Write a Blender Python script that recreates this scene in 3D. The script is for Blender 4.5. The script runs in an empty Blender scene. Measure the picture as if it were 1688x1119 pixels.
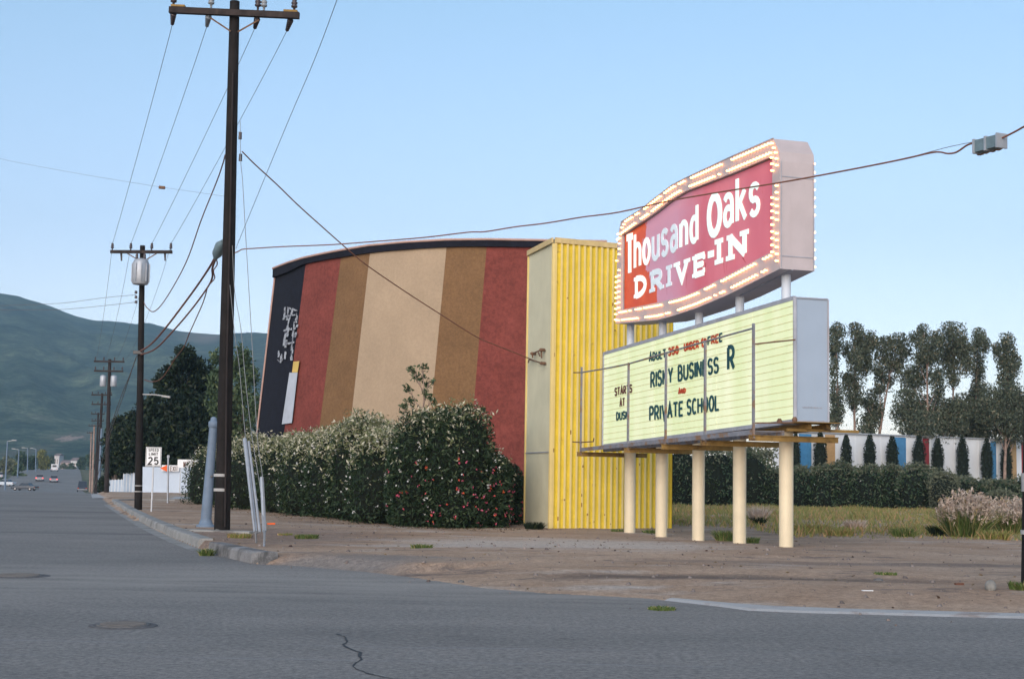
import bpy, math, random
import numpy as np
from mathutils import Vector, Matrix

# ------------------------------------------------------------------ camera, sky, sun, exposure
sc = bpy.context.scene
PW, PH, FPX, CZ = 1688.0, 1119.0, 2344.0, 1.55
ROLL = math.radians(1.0)
PITCH = math.atan((790 - 559.5) / FPX)
fw = np.array([0, math.cos(PITCH), math.sin(PITCH)])
_u0 = np.cross([1, 0, 0], fw)
CR = math.cos(ROLL) * np.array([1.0, 0, 0]) + math.sin(ROLL) * _u0
CU = -math.sin(ROLL) * np.array([1.0, 0, 0]) + math.cos(ROLL) * _u0
cam = bpy.data.cameras.new('camera'); cam.lens = 36 * FPX / PW; cam.sensor_width = 36
cam.clip_start = 0.1; cam.clip_end = 20000
cam_o = bpy.data.objects.new('camera', cam); sc.collection.objects.link(cam_o)
cam_o.matrix_world = Matrix(((CR[0], CU[0], -fw[0], 0), (CR[1], CU[1], -fw[1], 0), (CR[2], CU[2], -fw[2], CZ), (0, 0, 0, 1)))
sc.camera = cam_o

SUN_EL, SUN_AZ = math.radians(22), math.radians(196)      # broad soft afterglow from behind the camera, a little to the left (azimuth clockwise from +Y)
w = bpy.data.worlds.new('World'); sc.world = w; w.use_nodes = True
nt = w.node_tree; nt.nodes.clear()
sky = nt.nodes.new('ShaderNodeTexSky'); sky.sky_type = 'NISHITA'; sky.sun_disc = False
sky.sun_elevation = SUN_EL; sky.sun_rotation = SUN_AZ; sky.air_density = 1.0; sky.dust_density = 0.6; sky.ozone_density = 2.0
hs = nt.nodes.new('ShaderNodeHueSaturation'); hs.inputs['Saturation'].default_value = 0.80
tint = nt.nodes.new('ShaderNodeMix'); tint.data_type = 'RGBA'; tint.blend_type = 'MULTIPLY'; tint.inputs[0].default_value = 1.0
tcw = nt.nodes.new('ShaderNodeTexCoord'); sxw = nt.nodes.new('ShaderNodeSeparateXYZ'); nt.links.new(tcw.outputs['Generated'], sxw.inputs[0])
cr_ = nt.nodes.new('ShaderNodeValToRGB'); nt.links.new(sxw.outputs[2], cr_.inputs[0])
cr_.color_ramp.elements[0].position = 0.0; cr_.color_ramp.elements[0].color = (1.0, .88, .93, 1)      # pinkish dusk band low down
cr_.color_ramp.elements[1].position = .36; cr_.color_ramp.elements[1].color = (.80, .96, .98, 1)
e_ = cr_.color_ramp.elements.new(.13); e_.color = (1.0, .94, 1.0, 1)
nt.links.new(cr_.outputs[0], tint.inputs[7])
bg = nt.nodes.new('ShaderNodeBackground'); bg.inputs[1].default_value = 0.088
wo = nt.nodes.new('ShaderNodeOutputWorld')
nt.links.new(sky.outputs[0], hs.inputs['Color']); nt.links.new(hs.outputs[0], tint.inputs[6])
nt.links.new(tint.outputs[2], bg.inputs[0]); nt.links.new(bg.outputs[0], wo.inputs[0])
sun = bpy.data.lights.new('sun', 'SUN'); sun.energy = 1.15; sun.angle = math.radians(50); sun.color = (1.0, 0.82, 0.69)
sun_o = bpy.data.objects.new('sun', sun); sc.collection.objects.link(sun_o)
sdir = Vector((math.sin(SUN_AZ) * math.cos(SUN_EL), math.cos(SUN_AZ) * math.cos(SUN_EL), math.sin(SUN_EL)))
sun_o.rotation_euler = (-sdir).to_track_quat('-Z', 'Y').to_euler()
sc.view_settings.view_transform = 'Standard'; sc.view_settings.look = 'None'
sc.view_settings.exposure = 1.36; sc.view_settings.gamma = 1.0
sc.cycles.max_bounces = 6; sc.cycles.transparent_max_bounces = 6; sc.cycles.volume_bounces = 0
sc.cycles.use_denoising = True

rnd = random.Random(7)
rng = np.random.default_rng(11)

# ------------------------------------------------------------------ from a pixel of the photograph to a point in the place
def ray(px, py): return fw + CR * (px - PW / 2) / FPX + CU * (PH / 2 - py) / FPX
C0 = np.array([0, 0, CZ])
def gnd(px, py, z=0.0):
    r = ray(px, py); return C0 + r * ((z - CZ) / r[2])
def at(px, py, Y):
    r = ray(px, py); return C0 + r * (Y / r[1])
def onplane(px, py, P0, d):
    n = np.array([-d[1], d[0], 0.0]); r = ray(px, py)
    return C0 + r * (((P0 - C0) @ n) / (r @ n))
def V(x, y, z): return np.array([x, y, z], float)

# ------------------------------------------------------------------ helpers
OFF = {}
def link(o, parent=None, base=None):
    sc.collection.objects.link(o)
    if parent is not None:
        o.parent = parent; OFF[o.name] = OFF[parent.name]
    else:
        b = V(0, 0, 0) if base is None else np.array(base, float)
        o.location = b; OFF[o.name] = b
    return o
def tag(o, label=None, cat=None, group=None, kind=None):
    if label: o['label'] = label
    if cat: o['category'] = cat
    if group: o['group'] = group
    if kind: o['kind'] = kind
    return o
def thing(name, base, label, cat, group=None):
    o = bpy.data.objects.new(name, None); o.empty_display_size = 0.2
    link(o, None, base); return tag(o, label, cat, group)

class MB:
    def __init__(s): s.v = []; s.f = []; s.m = []; s.smooth = []
    def add(s, vs, fs, mi=0, smooth=False):
        b = len(s.v); s.v.extend([tuple(map(float, p)) for p in vs])
        for f in fs: s.f.append([b + i for i in f]); s.m.append(mi); s.smooth.append(smooth)
        return s
    def hexa(s, p, mi=0):      # 8 points: bottom 4 (ccw), top 4
        return s.add(p, [(3, 2, 1, 0), (4, 5, 6, 7), (0, 1, 5, 4), (1, 2, 6, 5), (2, 3, 7, 6), (3, 0, 4, 7)], mi)
    def box(s, c, sx, sy, sz, ax=(1, 0, 0), az=(0, 0, 1), mi=0):   # centre, full sizes, local x axis, local z axis
        ax = np.array(ax, float); ax /= np.linalg.norm(ax); az = np.array(az, float)
        ay = np.cross(az, ax); ay /= np.linalg.norm(ay); az = np.cross(ax, ay)
        c = np.array(c, float); P = []
        for z in (-.5, .5):
            for x, y in ((-.5, -.5), (.5, -.5), (.5, .5), (-.5, .5)):
                P.append(c + ax * x * sx + ay * y * sy + az * z * sz)
        return s.hexa(P, mi)
    def bar(s, a, b, wdt, hgt, mi=0):
        a = np.array(a, float); b = np.array(b, float); d = b - a; L = np.linalg.norm(d); d /= L
        up = V(0, 0, 1) if abs(d[2]) < .95 else V(0, 1, 0)
        return s.box((a + b) / 2, L, wdt, hgt, d, up - d * (up @ d), mi)
    def tube(s, pts, r, n=8, mi=0, caps=True):
        pts = [np.array(p, float) for p in pts]
        rs = r if hasattr(r, '__len__') else [r] * len(pts)
        rings = []; prev = None
        for i, p in enumerate(pts):
            d = pts[min(i + 1, len(pts) - 1)] - pts[max(i - 1, 0)]; d /= (np.linalg.norm(d) + 1e-9)
            if prev is None:
                u = np.cross(d, V(0, 0, 1)) if abs(d[2]) < .9 else np.cross(d, V(0, 1, 0))
            else:
                u = prev - d * (prev @ d)
            u /= (np.linalg.norm(u) + 1e-9); prev = u; v = np.cross(d, u)
            rings.append([p + rs[i] * (u * math.cos(2 * math.pi * k / n) + v * math.sin(2 * math.pi * k / n)) for k in range(n)])
        vs = [q for rg in rings for q in rg]; fs = []
        for i in range(len(pts) - 1):
            for k in range(n):
                fs.append((i * n + k, i * n + (k + 1) % n, (i + 1) * n + (k + 1) % n, (i + 1) * n + k))
        s.add(vs, fs, mi, n > 5)
        if caps:
            s.add(rings[0], [tuple(range(n - 1, -1, -1))], mi); s.add(rings[-1], [tuple(range(n))], mi)
        return s
    def lathe(s, c, prof, n=16, mi=0, axis=(0, 0, 1)):       # prof: (r, h) up the axis
        c = np.array(c, float); a = np.array(axis, float)
        return s.tube_raw([c + a * h for r, h in prof], [r for r, h in prof], n, mi, a)
    def tube_raw(s, pts, rs, n, mi, a):
        u = np.cross(a, V(0, 0, 1)) if abs(a[2]) < .9 else V(1, 0, 0)
        u = u / np.linalg.norm(u); v = np.cross(a, u)
        rings = [[p + r * (u * math.cos(2 * math.pi * k / n) + v * math.sin(2 * math.pi * k / n)) for k in range(n)] for p, r in zip(pts, rs)]
        vs = [q for rg in rings for q in rg]; fs = []
        for i in range(len(pts) - 1):
            for k in range(n): fs.append((i * n + k, i * n + (k + 1) % n, (i + 1) * n + (k + 1) % n, (i + 1) * n + k))
        s.add(vs, fs, mi, True)
        s.add(rings[0], [tuple(range(n - 1, -1, -1))], mi); s.add(rings[-1], [tuple(range(n))], mi)
        return s
    def build(s, name, mats, parent=None, base=None):
        me = bpy.data.meshes.new(name); o = bpy.data.objects.new(name, me)
        link(o, parent, base)
        off = OFF[o.name]
        me.from_pydata([tuple(np.array(p) - off) for p in s.v], [], s.f)
        for m in (mats if isinstance(mats, (list, tuple)) else [mats]): me.materials.append(m)
        me.polygons.foreach_set('material_index', s.m)
        me.polygons.foreach_set('use_smooth', s.smooth)
        me.update(); return o

def npmesh(name, verts, quads, mat, parent=None, base=None, mi=None, smooth=False):
    me = bpy.data.meshes.new(name); o = bpy.data.objects.new(name, me)
    link(o, parent, base)
    verts = np.asarray(verts, np.float32) - OFF[o.name].astype(np.float32)
    quads = np.asarray(quads, np.int32); k = quads.shape[1]
    me.vertices.add(len(verts)); me.vertices.foreach_set('co', verts.ravel())
    me.loops.add(quads.size); me.loops.foreach_set('vertex_index', quads.ravel())
    me.polygons.add(len(quads)); me.polygons.foreach_set('loop_start', np.arange(0, quads.size, k, dtype=np.int32))
    for m in (mat if isinstance(mat, (list, tuple)) else [mat]): me.materials.append(m)
    if mi is not None: me.polygons.foreach_set('material_index', np.asarray(mi, np.int32))
    if smooth: me.polygons.foreach_set('use_smooth', np.ones(len(quads), bool))
    me.update(calc_edges=True); return o

# ------------------------------------------------------------------ materials
def N(nt, t, **kw):
    n = nt.nodes.new(t)
    for k, v in kw.items(): setattr(n, k, v)
    return n
def mixc(nt, fac, a, b, mode='MIX'):
    m = N(nt, 'ShaderNodeMix', data_type='RGBA', blend_type=mode)
    for i, x in ((0, fac), (6, a), (7, b)):
        if hasattr(x, 'is_linked') or hasattr(x, 'links'): nt.links.new(x, m.inputs[i])
        elif i == 0: m.inputs[0].default_value = x
        else: m.inputs[i].default_value = (*x[:3], 1)
    return m.outputs[2]
def noise(nt, vec, scale, detail=4, rough=.6):
    n = N(nt, 'ShaderNodeTexNoise'); n.inputs['Scale'].default_value = scale
    n.inputs['Detail'].default_value = detail; n.inputs['Roughness'].default_value = rough
    nt.links.new(vec, n.inputs['Vector']); return n.outputs['Fac']
def ramp(nt, fac, a, b):
    m = N(nt, 'ShaderNodeMapRange'); m.inputs[1].default_value = a; m.inputs[2].default_value = b
    nt.links.new(fac, m.inputs[0]); return m.outputs[0]
def start(name):
    m = bpy.data.materials.new(name); m.use_nodes = True; nt = m.node_tree
    b = nt.nodes['Principled BSDF']; tc = N(nt, 'ShaderNodeTexCoord')
    return m, nt, b, tc.outputs['Object']
def mapv(nt, vec, sc_):
    mp = N(nt, 'ShaderNodeMapping'); mp.inputs['Scale'].default_value = sc_
    nt.links.new(vec, mp.inputs['Vector']); return mp.outputs[0]
def k_(c, f): return tuple(min(1, x * f) for x in c)
def pm(name, col, var=.15, scale=2.0, rough=.8, bump=0.0, bscale=30, metal=0.0, streak=0.0, scol=None, patch=None, pthr=.6, pscale=.6, grain=0.0, gscale=60, spec=.3):
    m, nt, b, oc = start(name)
    c = mixc(nt, ramp(nt, noise(nt, oc, scale), .3, .7), k_(col, 1 - var), k_(col, 1 + var))
    if patch is not None:
        c = mixc(nt, ramp(nt, noise(nt, oc, pscale, 5, .65), pthr - .05, pthr + .07), c, patch)
    if streak:
        s = noise(nt, mapv(nt, oc, (9, 9, .35)), 1.0, 4, .6); r = ramp(nt, s, .55, .8)
        mu = N(nt, 'ShaderNodeMath', operation='MULTIPLY'); mu.inputs[1].default_value = streak; nt.links.new(r, mu.inputs[0])
        c = mixc(nt, mu.outputs[0], c, scol or k_(col, .45))
    if grain:
        g = noise(nt, oc, gscale, 2, .8); c = mixc(nt, ramp(nt, g, .35, .65), mixc(nt, 1.0, c, (1 - grain,) * 3, 'MULTIPLY'), c)
    nt.links.new(c, b.inputs['Base Color'])
    b.inputs['Roughness'].default_value = rough; b.inputs['Metallic'].default_value = metal
    b.inputs['Specular IOR Level'].default_value = spec
    if bump:
        bn = N(nt, 'ShaderNodeBump'); bn.inputs['Strength'].default_value = bump; bn.inputs['Distance'].default_value = .02
        nt.links.new(noise(nt, oc, bscale, 6, .7), bn.inputs['Height']); nt.links.new(bn.outputs[0], b.inputs['Normal'])
    return m
def foliage(name, c1, c2, c3=None, f3=.85, scale=.8, rough=.6, trans=.15):
    m, nt, b, oc = start(name)
    g = N(nt, 'ShaderNodeNewGeometry'); rpi = g.outputs['Random Per Island']
    c = mixc(nt, rpi, c1, c2)
    n = ramp(nt, noise(nt, oc, scale, 3, .6), .35, .65)
    c = mixc(nt, n, mixc(nt, 1.0, c, (.7, .75, .8), 'MULTIPLY'), c)
    if c3 is not None: c = mixc(nt, ramp(nt, rpi, f3, f3 + .03), c, c3)
    nt.links.new(c, b.inputs['Base Color']); b.inputs['Roughness'].default_value = rough
    b.inputs['Specular IOR Level'].default_value = .25
    if trans:
        t = N(nt, 'ShaderNodeBsdfTranslucent'); nt.links.new(c, t.inputs[0]); mx = N(nt, 'ShaderNodeMixShader')
        mx.inputs[0].default_value = trans; out = nt.nodes['Material Output']
        nt.links.new(b.outputs[0], mx.inputs[1]); nt.links.new(t.outputs[0], mx.inputs[2]); nt.links.new(mx.outputs[0], out.inputs[0])
    return m
def emit(name, col, strength, base=(.8, .8, .8)):
    m, nt, b, oc = start(name); b.inputs['Base Color'].default_value = (*base, 1)
    b.inputs['Emission Color'].default_value = (*col, 1); b.inputs['Emission Strength'].default_value = strength
    return m

M = {}
def asphalt_mat():
    m, nt, b, oc = start('asphalt')
    big = ramp(nt, noise(nt, mapv(nt, oc, (.12, .3, 1)), 1.0, 5, .6), .3, .7)
    c = mixc(nt, big, (.165, .161, .155), (.255, .243, .23))
    med = ramp(nt, noise(nt, oc, 1.3, 6, .65), .35, .7)
    c = mixc(nt, med, mixc(nt, 1.0, c, (.9, .9, .91), 'MULTIPLY'), c)
    fine = ramp(nt, noise(nt, oc, 15, 8, .9), .38, .62)
    c = mixc(nt, fine, mixc(nt, 1.0, c, (.45, .45, .47), 'MULTIPLY'), mixc(nt, 1.0, c, (1.45, 1.43, 1.39), 'MULTIPLY')
    )
    c = mixc(nt, ramp(nt, noise(nt, mapv(nt, oc, (.7, 1.1, 1)), 1.0, 7, .7), .60, .72), c, mixc(nt, 1.0, c, (.72, .72, .73), 'MULTIPLY'))
    # dusty strip and paving seams running along the cross street
    sx = N(nt, 'ShaderNodeSeparateXYZ'); nt.links.new(oc, sx.inputs[0])
    wob = noise(nt, oc, .5, 3, .5)
    yy = N(nt, 'ShaderNodeMath', operation='MULTIPLY_ADD'); nt.links.new(wob, yy.inputs[0]); yy.inputs[1].default_value = .35; nt.links.new(sx.outputs[1], yy.inputs[2])
    for y0, hw, col, st in ((20.6, 4.6, (.31, .29, .265), .6), (13.35, .05, (.22, .22, .23), .55), (12.3, .05, (.23, .23, .24), .5), (15.2, .02, (.06, .055, .05), .5), (36.5, .7, (.07, .07, .075), .55), (56.0, 1.6, (.075, .075, .08), .55)):
        d = N(nt, 'ShaderNodeMath', operation='SUBTRACT'); nt.links.new(yy.outputs[0], d.inputs[0]); d.inputs[1].default_value = y0 + .17
        a = N(nt, 'ShaderNodeMath', operation='ABSOLUTE'); nt.links.new(d.outputs[0], a.inputs[0])
        r = ramp(nt, a.outputs[0], hw, hw * .2)
        mm = N(nt, 'ShaderNodeMath', operation='MULTIPLY'); nt.links.new(r, mm.inputs[0]); mm.inputs[1].default_value = st
        m2 = N(nt, 'ShaderNodeMath', operation='MULTIPLY'); nt.links.new(mm.outputs[0], m2.inputs[0])
        nt.links.new(ramp(nt, noise(nt, mapv(nt, oc, (.35, 2, 1)), 1.0, 4, .6), .35, .6), m2.inputs[1])
        c = mixc(nt, m2.outputs[0], c, col)
    nt.links.new(c, b.inputs['Base Color']); b.inputs['Roughness'].default_value = .85; b.inputs['Specular IOR Level'].default_value = .25
    bn = N(nt, 'ShaderNodeBump'); bn.inputs['Strength'].default_value = .5; bn.inputs['Distance'].default_value = .012
    nt.links.new(noise(nt, oc, 60, 4, .8), bn.inputs['Height']); nt.links.new(bn.outputs[0], b.inputs['Normal'])
    return m
def dirt_mat():
    m, nt, b, oc = start('dirt')
    c = mixc(nt, ramp(nt, noise(nt, mapv(nt, oc, (.25, .5, 1)), 1.0, 6, .65), .35, .65), (.37, .26, .185), (.52, .395, .30))
    c = mixc(nt, ramp(nt, noise(nt, mapv(nt, oc, (.16, .45, 1)), 1.7, 5, .6), .55, .68), c, (.52, .46, .41))
    c = mixc(nt, ramp(nt, noise(nt, mapv(nt, oc, (.2, .6, 1)), 2.3, 6, .7), .56, .66), c, (.21, .17, .15))
    sx = N(nt, 'ShaderNodeSeparateXYZ'); nt.links.new(oc, sx.inputs[0]); wb_ = noise(nt, mapv(nt, oc, (.5, 1.2, 1)), 1.0, 6, .65)
    for (cx, cy, rx, ry, col, st) in ((1.2, 31.5, 4.2, 3.4, (.55, .50, .46), .85), (3.6, 21.9, 3.6, .75, (.135, .11, .10), .8), (7.0, 25.5, 5, .7, (.2, .165, .15), .6), (-6, 33, 3.5, 5, (.22, .17, .15), .6), (-2.9, 24.3, 2.6, 1.5, (.25, .235, .225), .85)):
        e = []
        for ax, c_, r_ in ((0, cx, rx), (1, cy, ry)):
            q = N(nt, 'ShaderNodeMath', operation='MULTIPLY_ADD'); nt.links.new(sx.outputs[ax], q.inputs[0]); q.inputs[1].default_value = 1 / r_; q.inputs[2].default_value = -c_ / r_
            q2 = N(nt, 'ShaderNodeMath', operation='MULTIPLY'); nt.links.new(q.outputs[0], q2.inputs[0]); nt.links.new(q.outputs[0], q2.inputs[1]); e.append(q2)
        a = N(nt, 'ShaderNodeMath', operation='ADD'); nt.links.new(e[0].outputs[0], a.inputs[0]); nt.links.new(e[1].outputs[0], a.inputs[1])
        g = N(nt, 'ShaderNodeMath', operation='MULTIPLY_ADD'); nt.links.new(wb_, g.inputs[0]); g.inputs[1].default_value = 3.0; nt.links.new(a.outputs[0], g.inputs[2])
        mk = ramp(nt, g.outputs[0], 2.7, 1.7); mm = N(nt, 'ShaderNodeMath', operation='MULTIPLY'); nt.links.new(mk, mm.inputs[0]); mm.inputs[1].default_value = st
        c = mixc(nt, mm.outputs[0], c, col)
    f = ramp(nt, noise(nt, oc, 9, 9, .9), .38, .62)
    c = mixc(nt, f, mixc(nt, 1.0, c, (.55, .54, .54), 'MULTIPLY'), mixc(nt, 1.0, c, (1.12, 1.1, 1.08), 'MULTIPLY'))
    nt.links.new(c, b.inputs['Base Color']); b.inputs['Roughness'].default_value = .95; b.inputs['Specular IOR Level'].default_value = .1
    bn = N(nt, 'ShaderNodeBump'); bn.inputs['Strength'].default_value = .8; bn.inputs['Distance'].default_value = .05
    nt.links.new(noise(nt, oc, 12, 8, .75), bn.inputs['Height']); nt.links.new(bn.outputs[0], b.inputs['Normal'])
    return m
M['asphalt'] = asphalt_mat(); M['dirt'] = dirt_mat()
M['concrete'] = pm('concrete', (.30, .30, .29), .2, 1.5, .9, .4, 40, grain=.25, patch=(.17, .165, .16), pthr=.58, pscale=1.2)
M['oldconc'] = pm('old_concrete', (.24, .24, .245), .25, 2.0, .95, .6, 25, grain=.35, patch=(.11, .11, .11), pthr=.55, pscale=1.5)
M['palec'] = pm('pale_concrete', (.40, .40, .40), .12, 1.0, .9, .3, 40, grain=.2, patch=(.3, .26, .24), pthr=.6, pscale=1.0)
M['creosote'] = pm('creosoted_wood', (.011, .009, .009), .5, 3, .85, .6, 18, streak=.3, scol=(.05, .03, .026), grain=.3)
M['crosswood'] = pm('crossarm_wood', (.03, .023, .022), .4, 4, .85, .4, 20, streak=.3, scol=(.12, .09, .07))
M['farwood'] = pm('weathered_pole_wood', (.025, .02, .02), .3, 2, .9)
M['ins'] = pm('insulator_ceramic', (.045, .035, .04), .2, 6, .35, spec=.5)
M['insg'] = pm('grey_insulator_ceramic', (.22, .25, .28), .15, 6, .35, spec=.5)
M['galv'] = pm('galvanised_steel', (.36, .39, .43), .12, 4, .5, .1, 40, metal=.35, streak=.3, scol=(.22, .2, .19))
M['greypole'] = pm('blue_grey_painted_steel', (.13, .18, .25), .15, 3, .6, .1, 30, streak=.4, scol=(.14, .15, .18))
M['wire'] = pm('wire', (.12, .10, .10), .1, 4, .6)
M['guywire'] = pm('guy_wire_steel', (.20, .21, .22), .1, 4, .6)
M['cable'] = pm('brown_cable', (.17, .075, .05), .2, 4, .7)
M['white'] = pm('white_paint', (.72, .74, .76), .06, 3, .7, streak=.2, scol=(.45, .44, .42))
M['offwhite'] = pm('sign_white', (.68, .70, .70), .08, 6, .55)
M['black'] = pm('black_paint', (.02, .02, .022), .2, 6, .6)
M['orange'] = pm('orange_paint', (.75, .12, .02), .1, 6, .6)
M['brown_letter'] = pm('brown_paint', (.12, .05, .03), .1, 6, .6)
M['navy'] = pm('navy_stucco', (.006, .007, .015), .35, 3, .9, .4, 12, grain=.3, gscale=8)
M['sred'] = pm('red_brown_stucco', (.20, .05, .04), .16, .9, .92, .2, 14, grain=.3, gscale=7, streak=.25, scol=(.18, .06, .045))
M['sbrown'] = pm('brown_stucco', (.185, .105, .05), .12, .8, .92, .2, 14, grain=.22, gscale=9, streak=.25, scol=(.13, .08, .045))
M['stan'] = pm('tan_stucco', (.36, .275, .19), .08, .6, .92, .15, 14, grain=.12, gscale=9, streak=.22, scol=(.27, .20, .14))
M['sdeep'] = pm('deep_red_stucco', (.15, .02, .025), .2, 2, .92, .5, 14, grain=.3, gscale=9)
M['edge'] = pm('pale_pink_trim', (.42, .28, .24), .1, 3, .8)
M['yellow'] = pm('yellow_corrugated_metal', (.66, .50, .05), .10, 1.2, .55, streak=.4, scol=(.45, .27, .04), patch=(.36, .22, .06), pthr=.69, pscale=2.6, grain=.1, gscale=5)
M['ycream'] = pm('pale_yellow_ridge', (.70, .55, .22), .08, 1.2, .6, streak=.25, scol=(.48, .33, .12))
M['skylit_side'] = pm('skylight_toned_siding', (.47, .46, .34), .08, 1.1, .7, streak=.35, scol=(.38, .38, .28))  # cream-yellow cladding with its cool skylight put into the colour
M['trimy'] = pm('faded_yellow_trim', (.55, .42, .20), .12, 4, .6, streak=.3)
M['rust'] = pm('rusty_steel', (.14, .08, .05), .35, 8, .8, .3, 30)
M['postc'] = pm('cream_painted_post', (.66, .57, .40), .07, 2, .45, streak=.25, scol=(.48, .36, .22), spec=.4)
M['postw'] = pm('pale_blue_painted_post', (.55, .60, .66), .07, 2, .5, streak=.2)
M['framew'] = pm('pale_lilac_sheet_metal', (.44, .39, .40), .07, 1.5, .5, streak=.3, scol=(.36, .30, .30))
M['cabinet'] = pm('blue_grey_cabinet', (.30, .37, .46), .05, 1.2, .5, streak=.25, scol=(.34, .37, .42))
M['cabtrim'] = pm('cabinet_trim', (.30, .32, .37), .15, 3, .5, streak=.5, scol=(.28, .17, .1))
M['rail'] = pm('catwalk_steel', (.20, .21, .24), .2, 6, .6, patch=(.20, .12, .07), pthr=.55, pscale=3)
M['bracket'] = pm('rusty_yellow_bracket', (.24, .15, .045), .3, 4, .75, .2, 20, patch=(.07, .04, .025), pthr=.6, pscale=2.5)
M['track'] = pm('letter_track', (.66, .58, .32), .2, 6, .6)
M['lteal'] = pm('dark_teal_letter', (.008, .06, .075), .3, 6, .5)
M['lred'] = pm('red_marquee_letter', (.42, .05, .012), .25, 6, .5)
M['lbrown'] = pm('maroon_marquee_letter', (.10, .035, .03), .25, 6, .5)
M['boxgrey'] = pm('splice_case_grey', (.13, .19, .22), .15, 8, .5)
M['rock'] = pm('grey_stone', (.20, .20, .19), .25, 6, .9, .6, 20)
M['bark'] = pm('pale_bark', (.26, .19, .16), .3, 3, .9, .4, 15)
M['dbark'] = pm('dark_bark', (.07, .055, .045), .3, 3, .9, .4, 15)
M['iron'] = pm('cast_iron', (.11, .108, .107), .2, 10, .7, .3, 40)
M['tread'] = pm('tyre_rubber', (.015, .015, .016), .2, 10, .9)
M['glass'] = pm('car_glass', (.03, .035, .045), .1, 5, .1, spec=.6)
M['chrome'] = pm('chrome', (.5, .5, .52), .05, 5, .25, metal=.9)
M['tail'] = emit('tail_lamp_lit', (1, .04, .03), 1.4, (.4, .02, .02))
M['core_dark'] = pm('painted_inner_shade', (.006, .010, .006), .4, 6, .95, .5, 8)  # near-black tone stands for the shade inside foliage

# foliage
M['f_oleander'] = foliage('oleander_leaves', (.011, .026, .011), (.037, .066, .028), (.10, .13, .07), .92)
M['f_oleander_tip'] = foliage('oleander_tips_and_buds', (.13, .15, .06), (.30, .31, .17), (.52, .50, .38), .60)
M['f_fl_white'] = foliage('white_oleander_flowers', (.62, .60, .56), (.75, .74, .72), None, rough=.7)
M['f_fl_pink'] = foliage('pink_and_red_oleander_flowers', (.55, .06, .10), (.62, .18, .30), (.6, .10, .03), .75, rough=.7)
M['f_euc'] = foliage('eucalyptus_leaves', (.055, .072, .046), (.13, .15, .10), (.21, .19, .13), .90)
M['f_dark'] = foliage('dark_pepper_tree_leaves', (.007, .014, .007), (.018, .034, .014), (.07, .09, .035), .95)
M['f_mid'] = foliage('mid_green_leaves', (.045, .075, .035), (.09, .13, .06), (.15, .18, .09), .92)
M['f_olive'] = foliage('olive_grey_leaves', (.10, .115, .07), (.19, .20, .13), None)
M['f_hedge'] = foliage('far_hedge_leaves', (.026, .055, .028), (.08, .125, .062), (.14, .15, .10), .88)
M['f_cyp'] = foliage('cypress_leaves', (.012, .022, .014), (.028, .042, .024))
M['f_yel'] = foliage('yellow_green_leaves', (.16, .17, .05), (.30, .27, .08), None)
M['f_weed'] = foliage('weed_blades', (.07, .12, .03), (.16, .20, .06), (.30, .26, .12), .8)
M['f_grass'] = foliage('field_grass', (.17, .19, .05), (.32, .30, .10), (.38, .24, .12), .72, scale=.9)
M['f_dry'] = foliage('dry_plume_grass', (.46, .34, .27), (.66, .55, .46), (.25, .2, .1), .93)

# ------------------------------------------------------------------ terrain profile along the far street
PY = [-50, 105, 150, 230, 280, 310, 350, 420, 520, 800, 1300, 1700, 2100, 2600]
PZ = [0, 0, -.7, -1.8, -2.2, -1.4, 0.1, 1.5, 2.5, 3.0, 3.5, 4, 4, 4]
def gz(Y): return float(np.interp(Y, PY, PZ))
kerb_px = [(184, 829), (212, 848), (247, 868), (292, 889.5), (327, 903), (345, 911), (415, 928), (433, 930)]
edge_px = [(500, 933), (580, 940), (650, 947), (720, 957), (800, 969), (900, 977), (1000, 982), (1070, 986), (1130, 992), (1250, 1003), (1400, 1009), (1550, 1013), (1700, 1017)]
kerb = [gnd(*p)[:2] for p in kerb_px]
edge = [gnd(*p)[:2] for p in edge_px]
def xr(Y): return kerb[0][0] - .305 * (Y - kerb[0][1])
bound = [np.array([xr(105), 105.0])] + kerb + edge + [edge[-1] + (edge[-1] - edge[-3]) / np.linalg.norm(edge[-1] - edge[-3]) * 60]
poly = [np.array([-95.0, 105.0])] + bound + [np.array([70.0, -8]), np.array([-95.0, -8])]

# road: the crossing in front (flat) and the street running off to the left
mb = MB()
mb.add([(p[0], p[1], 0) for p in poly][::-1], [tuple(range(len(poly)))])
ys = [105, 120, 150, 190, 230, 260, 280, 295, 310, 330, 350, 385, 420, 470, 520, 650, 800]
vs = []; fs = []
for i, y in enumerate(ys):
    vs += [(xr(y) - 17.5, y, gz(y)), (xr(y), y, gz(y))]
    if i: fs.append((2 * i - 2, 2 * i - 1, 2 * i + 1, 2 * i))
mb.add(vs, fs)
road = mb.build('road', M['asphalt']); tag(road, kind='structure')

# crack across the asphalt, and an old patch
def strip(name, pts, wd, mat, z, parent=None, jitter=0.0):
    mb = MB(); L = []; R = []
    for i, p in enumerate(pts):
        a = pts[max(i - 1, 0)]; b = pts[min(i + 1, len(pts) - 1)]
        d = np.array(b[:2]) - np.array(a[:2]); d /= np.linalg.norm(d); n = np.array([-d[1], d[0]])
        ww = (wd[i] if hasattr(wd, '__len__') else wd) * (1 + jitter * rnd.uniform(-1, 1)) / 2
        L.append((*(np.array(p[:2]) + n * ww), z)); R.append((*(np.array(p[:2]) - n * ww), z))
    k = len(pts)
    mb.add(R + L, [(i, i + 1, k + i + 1, k + i) for i in range(k - 1)])
    return mb.build(name, mat, parent)
cp = [(553, 1045), (562, 1047), (570, 1050), (572, 1058), (566, 1062), (573, 1068), (584, 1072), (594, 1075), (592, 1083), (597, 1087), (586, 1092), (581, 1098), (592, 1104), (607, 1110), (625, 1114), (650, 1119), (672, 1126)]
cpts = []
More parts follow.
